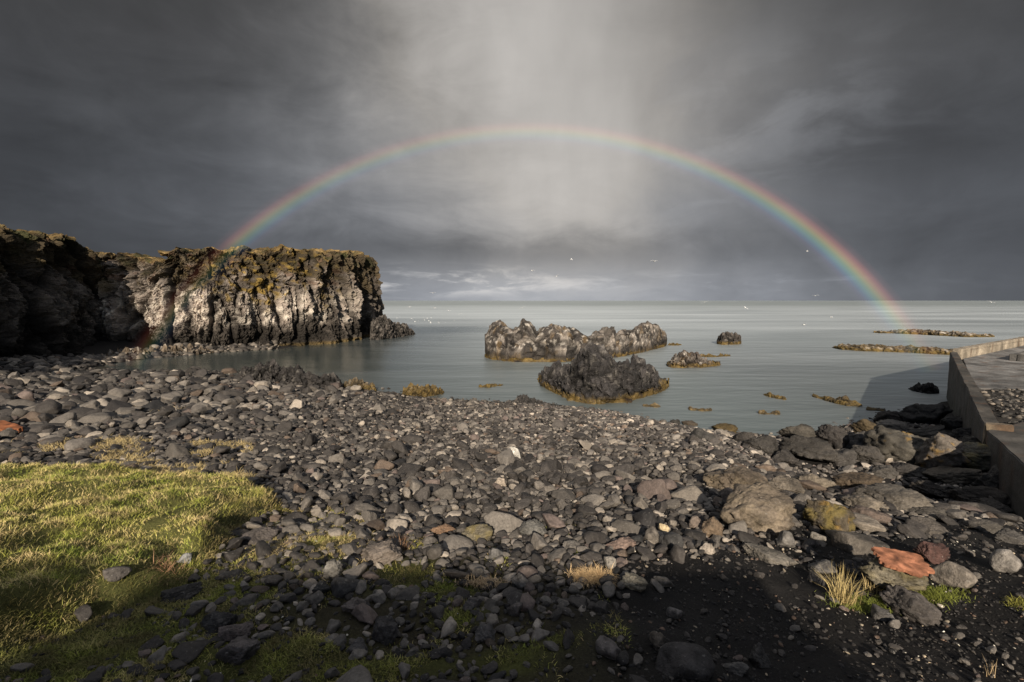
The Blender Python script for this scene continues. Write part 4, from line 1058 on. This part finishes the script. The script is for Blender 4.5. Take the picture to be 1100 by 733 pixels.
# patches of straw among the stones on the left
n = 26000; yv = rng.uniform(6.8, 10.5, n); xv = -yv * rng.uniform(0.55, 1.1, n)
pt = fbm(np.stack([xv * 0.9, yv * 0.9, 0 * xv + 23], -1), 3); kp = (pt > 0.08) & (mound(xv, yv) < 0.0); xv, yv = xv[kp], yv[kp]
struct(blades('dry_grass', np.stack([xv, yv, gz(xv, yv) + 0.05], -1), 0.11, 0.95, 0.007, (STRAW * 0.9)[None] * gr.uniform(0.6, 1.2, (len(xv), 1)), 12), 'stuff')


def tuft(name, px, py, rx, ry, n, ln, lean, col, label, cat, seed, width=0.004, up=0.0):
    g = gpt(px, py); r = np.random.default_rng(seed); P = np.stack([g[0] + r.normal(0, rx, n), g[1] + r.normal(0, ry, n)], -1)
    P = np.concatenate([P, (gz(P[:, 0], P[:, 1]) + up)[:, None]], 1)
    c = np.asarray(col)[None] * r.uniform(0.6, 1.3, (n, 1)); o = blades(name, P, ln, lean, width, c, seed); return tag(o, label, cat)


tuft('straw_tuft', 636, 624, 0.065, 0.035, 1500, 0.085, 1.05, (0.62, 0.44, 0.24), 'pale dry straw heap lying on cobbles at the shadow edge', 'dry grass', 31, up=0.03)
tuft('grass_tuft', 905, 651, 0.035, 0.03, 160, 0.26, 0.35, (0.42, 0.33, 0.15), 'tall dry grass tuft left of the rusty plate block', 'grass tuft', 32)
tuft('grass_tuft', 926, 651, 0.12, 0.05, 1500, 0.06, 0.8, (0.13, 0.15, 0.03), 'low green tuft at the foot of the tall dry grass', 'grass tuft', 33)
tuft('grass_tuft', 996, 643, 0.13, 0.05, 1700, 0.06, 0.8, (0.16, 0.18, 0.035), 'green tuft between the rusty plate block and the dark wedge boulder', 'grass tuft', 34)
tuft('grass_tuft', 935, 637, 0.03, 0.03, 40, 0.17, 0.3, (0.38, 0.29, 0.14), 'few dry stems in front of the rusty plate block', 'grass tuft', 35)
tuft('grass_tuft', 1098, 650, 0.05, 0.04, 300, 0.06, 0.8, (0.2, 0.19, 0.04), 'bit of yellow green grass cut by the right edge', 'grass tuft', 36)
tuft('grass_tuft', 1063, 728, 0.012, 0.012, 14, 0.12, 0.25, (0.4, 0.3, 0.18), 'lone dry stems standing on black sand in the bottom right corner', 'grass tuft', 37)
tuft('grass_tuft', 430, 592, 0.04, 0.03, 70, 0.15, 0.3, (0.24, 0.14, 0.08), 'reddish dry stems right of the light brown pointed slab', 'grass tuft', 38)
tuft('dock_plant', 178, 612, 0.06, 0.03, 60, 0.15, 0.8, (0.30, 0.17, 0.10), 'tangle of reddish dead stems at the shaded edge of the grass', 'plant', 39)
tuft('straw_tuft', 518, 632, 0.08, 0.02, 400, 0.07, 1.2, (0.45, 0.33, 0.2), 'small flattened straw wisp right of the bright moss', 'dry grass', 40, up=0.04)
tuft('straw_tuft', 166, 444, 0.30, 0.2, 900, 0.2, 1.1, (0.46, 0.34, 0.17), 'yellow straw patch on stones above the lawn', 'dry grass', 41, 0.009, up=0.12)


# ------------------------------------------------------------------ gulls
def gull_mesh(flying, seed):
    r = np.random.default_rng(seed); n, m = 14, 10; t = np.linspace(0, 1, n); rad = 0.075 * np.sin(np.pi * np.clip(t * 0.96 + 0.02, 0, 1)) ** 0.6 * (1 - 0.35 * t)
    th = np.linspace(0, 2 * math.pi, m, endpoint=False)
    V = [np.stack([0 * th + (0.5 - tt) * 0.44, np.cos(th) * rr, np.sin(th) * rr * 0.9 + 0.03 * (tt < 0.25)], -1) for tt, rr in zip(t, rad)]
    V = np.concatenate(V); T = []
    for i in range(n - 1):
        for j in range(m):
            a_, b_ = i * m + j, i * m + (j + 1) % m; T += [(a_, b_, b_ + m), (a_, b_ + m, a_ + m)]
    C = np.repeat(np.array([[0.8, 0.8, 0.79]]), len(V), 0)
    if flying:
        for s in (-1, 1):
            o = len(V); W_ = []
            for k, (yy, zz, x0, x1) in enumerate([(0.03, 0.03, 0.09, -0.07), (0.26, 0.15, 0.11, -0.05), (0.46, 0.13, 0.05, -0.06), (0.66, 0.06, -0.06, -0.10)]):
                for dz in (0.008, -0.008): W_ += [(x0, s * yy, zz + dz), (x1, s * yy, zz + dz)]
            V = np.concatenate([V, np.array(W_)]); g_c = np.array([[0.62, 0.63, 0.65]]); C = np.concatenate([C, np.repeat(g_c, len(W_), 0)])
            for k in range(3):
                a_ = o + 4 * k; b_ = a_ + 4
                T += [(a_, a_ + 1, b_ + 1), (a_, b_ + 1, b_), (a_ + 2, b_ + 2, b_ + 3), (a_ + 2, b_ + 3, a_ + 3), (a_, b_, b_ + 2), (a_, b_ + 2, a_ + 2), (a_ + 1, a_ + 3, b_ + 3), (a_ + 1, b_ + 3, b_ + 1)]
    return V, np.array(T), C


proto_g = {}
for fl in (True, False):
    V, T, C = gull_mesh(fl, 3); proto_g[fl] = mesh_obj('gull', V, T, M_PLUM, C, link=False)


def gull(px, py, dist, flying, label, group=None, sc=1.0):
    d = ray(px, py); p = np.array([0, 0, EYE]) + d * (dist / d[1])
    if not flying: p = at(px, py, 0.04)
    o = proto_g[flying].copy(); COL.objects.link(o); o.location = p; o.scale = (sc,) * 3
    o.rotation_euler = (random.Random(px * py).uniform(-0.5, 0.5) if flying else 0, 0, random.Random(px + py).uniform(0, 6.28)); tag(o, label, 'gull', group)


R_ = random.Random(4)
for _ in range(18):
    gull(R_.gauss(455, 18), 343.5 + R_.uniform(-3, 4), 0, False, 'tiny white gull floating off the tip of the sunlit headland', 'gulls floating off the headland', 0.95)
for px, py in [(482, 334), (494, 338), (467, 331), (440, 330), (503, 350), (490, 353)]:
    gull(px, py, 120, True, 'white gull flying low between the headland and the long stack', 'gulls flying beyond the headland', 1.0)
for px, py, lab in [(572, 291, 'small pale gull in the sky above the long stack'), (614, 279, 'single white gull high over the middle of the bay'), (703, 281, 'large dark winged gull right of the middle of the sky'),
                    (465, 315, 'gull against the pale cloud near the headland'), (561, 331, 'gull low over the sea behind the long stack'), (598, 297, 'faint gull near the middle of the sky'),
                    (757, 325, 'white gull right at the horizon above the small square rock'), (801, 331, 'white gull over the sea right of the small square rock'), (864, 349, 'bright white gull over the water below the rainbow end'),
                    (893, 341, 'pale gull close to the foot of the rainbow'), (876, 318, 'gull just above the horizon left of the rainbow'), (1065, 325, 'white gull at the horizon above the far reef'), (867, 270, 'far gull inside the right curve of the rainbow')]:
    gull(px, py, 75 if 'large' in lab else 95, True, lab, None, 1.0)
g_ = gpt(792, 456.5)
o = proto_g[False].copy(); COL.objects.link(o); o.location = (g_[0], g_[1], g_[2] + 0.2); o.rotation_euler = (0, -0.3, 2.0); tag(o, 'white gull resting on the weed covered stone at the water edge', 'gull')


# ------------------------------------------------------------------ rainbow: light sent back by the rain, 40.5 to 42.5 degrees about the point opposite the sun
def rainbow():
    Rr = 47.0; n = 420; m = 25; ax = np.array(SUN_DIR); e1 = np.cross(ax, [0, 0, 1.0]); e1 /= np.linalg.norm(e1); e2 = np.cross(e1, ax)
    ph = np.linspace(math.radians(-40), math.radians(218), n); tt = np.linspace(0, 1, m); V = np.zeros((n, m, 3)); t_ = np.zeros((n, m)); k_ = np.zeros((n, m))
    for j, t in enumerate(tt):
        a_ = math.radians(39.85 + 3.2 * t)
        V[:, j] = np.array([0, 0, EYE]) + Rr * (math.cos(a_) * ax[None] + math.sin(a_) * (np.cos(ph)[:, None] * e1[None] + np.sin(ph)[:, None] * e2[None])); t_[:, j] = t
    el = np.degrees(np.arcsin((V[..., 2] - EYE) / Rr)); right = V[..., 0] > 0
    kr = np.interp(el, [-9, -5, -2.6, -0.5, 3, 8, 14, 19.5], [0.03, 0.13, 0.32, 0.65, 1.0, 0.80, 0.54, 0.34]); kl = np.interp(el, [-10, -6.5, -1, 4.5, 6, 9, 14, 19.5], [0.02, 0.09, 0.12, 0.13, 0.50, 0.50, 0.38, 0.34])
    k_ = np.where(right, kr, kl)
    keep = (V[..., 2].min(1) > 0.02); i0 = np.where(keep)[0]; V, t_, k_ = V[i0], t_[i0], k_[i0]
    m_, nt, b = mat_new('rainbow_light'); nt.nodes.remove(b); out = [q_ for q_ in nt.nodes if q_.type == 'OUTPUT_MATERIAL'][0]; L = nt.links.new
    at1 = nt.nodes.new('ShaderNodeAttribute'); at1.attribute_name = 't'; at2 = nt.nodes.new('ShaderNodeAttribute'); at2.attribute_name = 'k'
    cr = nt.nodes.new('ShaderNodeValToRGB'); el_ = cr.color_ramp.elements
    stops = [(0.0, (0, 0, 0)), (0.14, (0.03, 0.03, 0.035)), (0.24, (0.055, 0.05, 0.085)), (0.33, (0.05, 0.11, 0.18)), (0.42, (0.09, 0.22, 0.21)), (0.50, (0.17, 0.28, 0.15)), (0.58, (0.33, 0.30, 0.10)), (0.66, (0.40, 0.21, 0.09)), (0.75, (0.30, 0.09, 0.065)), (0.86, (0.07, 0.02, 0.018)), (1.0, (0, 0, 0))]
    el_[0].position = 0; el_[0].color = (0, 0, 0, 1); el_[1].position = 1; el_[1].color = (0, 0, 0, 1)
    for p_, c_ in stops[1:-1]: e_ = el_.new(p_); e_.color = (*c_, 1)
    L(at1.outputs['Fac'], cr.inputs[0]); em = nt.nodes.new('ShaderNodeEmission'); L(cr.outputs[0], em.inputs[0]); L((X(nt, at2.outputs['Fac']) * 0.42).sock, em.inputs[1])
    tr = nt.nodes.new('ShaderNodeBsdfTransparent'); ad = nt.nodes.new('ShaderNodeAddShader'); L(em.outputs[0], ad.inputs[0]); L(tr.outputs[0], ad.inputs[1]); L(ad.outputs[0], out.inputs[0])
    m_.cycles.emission_sampling = 'NONE'
    o = mesh_obj('rainbow', V.reshape(-1, 3), grid_faces(len(i0), m), m_, attrs={'t': t_.ravel(), 'k': k_.ravel()})
    tag(o, 'wide rainbow arching over the bay from the headland to the sea at right', 'rainbow')


rainbow()


# ------------------------------------------------------------------ two unseen huts added behind the viewpoint to shade the foreground
def hut(name, x0, x1, y0, y1, eave, ridge, label):
    zg = 4.0; h = tag(empty(name, ((x0 + x1) / 2, (y0 + y1) / 2, zg)), label, 'shade hut'); bpy.context.view_layer.update()
    def ch(o): o.matrix_parent_inverse = h.matrix_world.inverted(); return o
    yc = (y0 + y1) / 2
    V = [(x0, y0, zg), (x1, y0, zg), (x1, y1, zg), (x0, y1, zg), (x0, y0, eave), (x1, y0, eave), (x1, y1, eave), (x0, y1, eave), (x0, yc, ridge - 0.1), (x1, yc, ridge - 0.1)]
    F4 = [(0, 1, 5, 4), (1, 2, 6, 5), (2, 3, 7, 6), (3, 0, 4, 7)]; V = np.array(V, float)
    ch(mesh_obj('wall', V, np.array(F4 + [(4, 8, 7, 4), (5, 6, 9, 5)])[:4], M_CONC, np.array([[0.5, 0.48, 0.44]]) + 0 * V[:, :3], parent=h, smooth=False))
    ch(mesh_obj('gable', V[[4, 8, 7, 5, 6, 9]], np.array([(0, 1, 2), (3, 4, 5)]), M_CONC, np.full((6, 3), 0.45), parent=h, smooth=False))
    t = 0.09; ov = 0.15; R = []
    for z_ in (0, t): R += [(x0 - ov, y0 - ov, eave - 0.08 + z_), (x1 + ov, y0 - ov, eave - 0.08 + z_), (x1 + ov, yc, ridge + z_), (x0 - ov, yc, ridge + z_), (x1 + ov, y1 + ov, eave - 0.08 + z_), (x0 - ov, y1 + ov, eave - 0.08 + z_)]
    Q = [(6, 7, 8, 9), (9, 8, 10, 11), (0, 3, 2, 1), (3, 5, 4, 2), (0, 1, 7, 6), (4, 5, 11, 10), (1, 2, 8, 7), (2, 4, 10, 8), (3, 0, 6, 9), (5, 3, 9, 11)]
    ch(mesh_obj('roof', np.array(R), np.array(Q), M_CONC, np.full((12, 3), (0.2)), parent=h, smooth=False))
    dx = (x0 + x1) / 2
    ch(prism('door', [(dx - 0.4, y1 + 0.004), (dx + 0.4, y1 + 0.004), (dx + 0.4, y1 + 0.05), (dx - 0.4, y1 + 0.05)], zg + 0.35, zg + 2.2, M_CONC, (0.12, 0.06, 0.04), h))


hut('shade_hut', -2.85, 1.55, -8.0, -4.6, 6.85, 8.0, 'unseen gabled hut added behind the viewpoint to shade the foreground')
hut('shade_hut', -8.2, -3.42, -8.0, -4.6, 6.75, 8.12, 'longer unseen gabled hut added beside the first one to shade the grass')
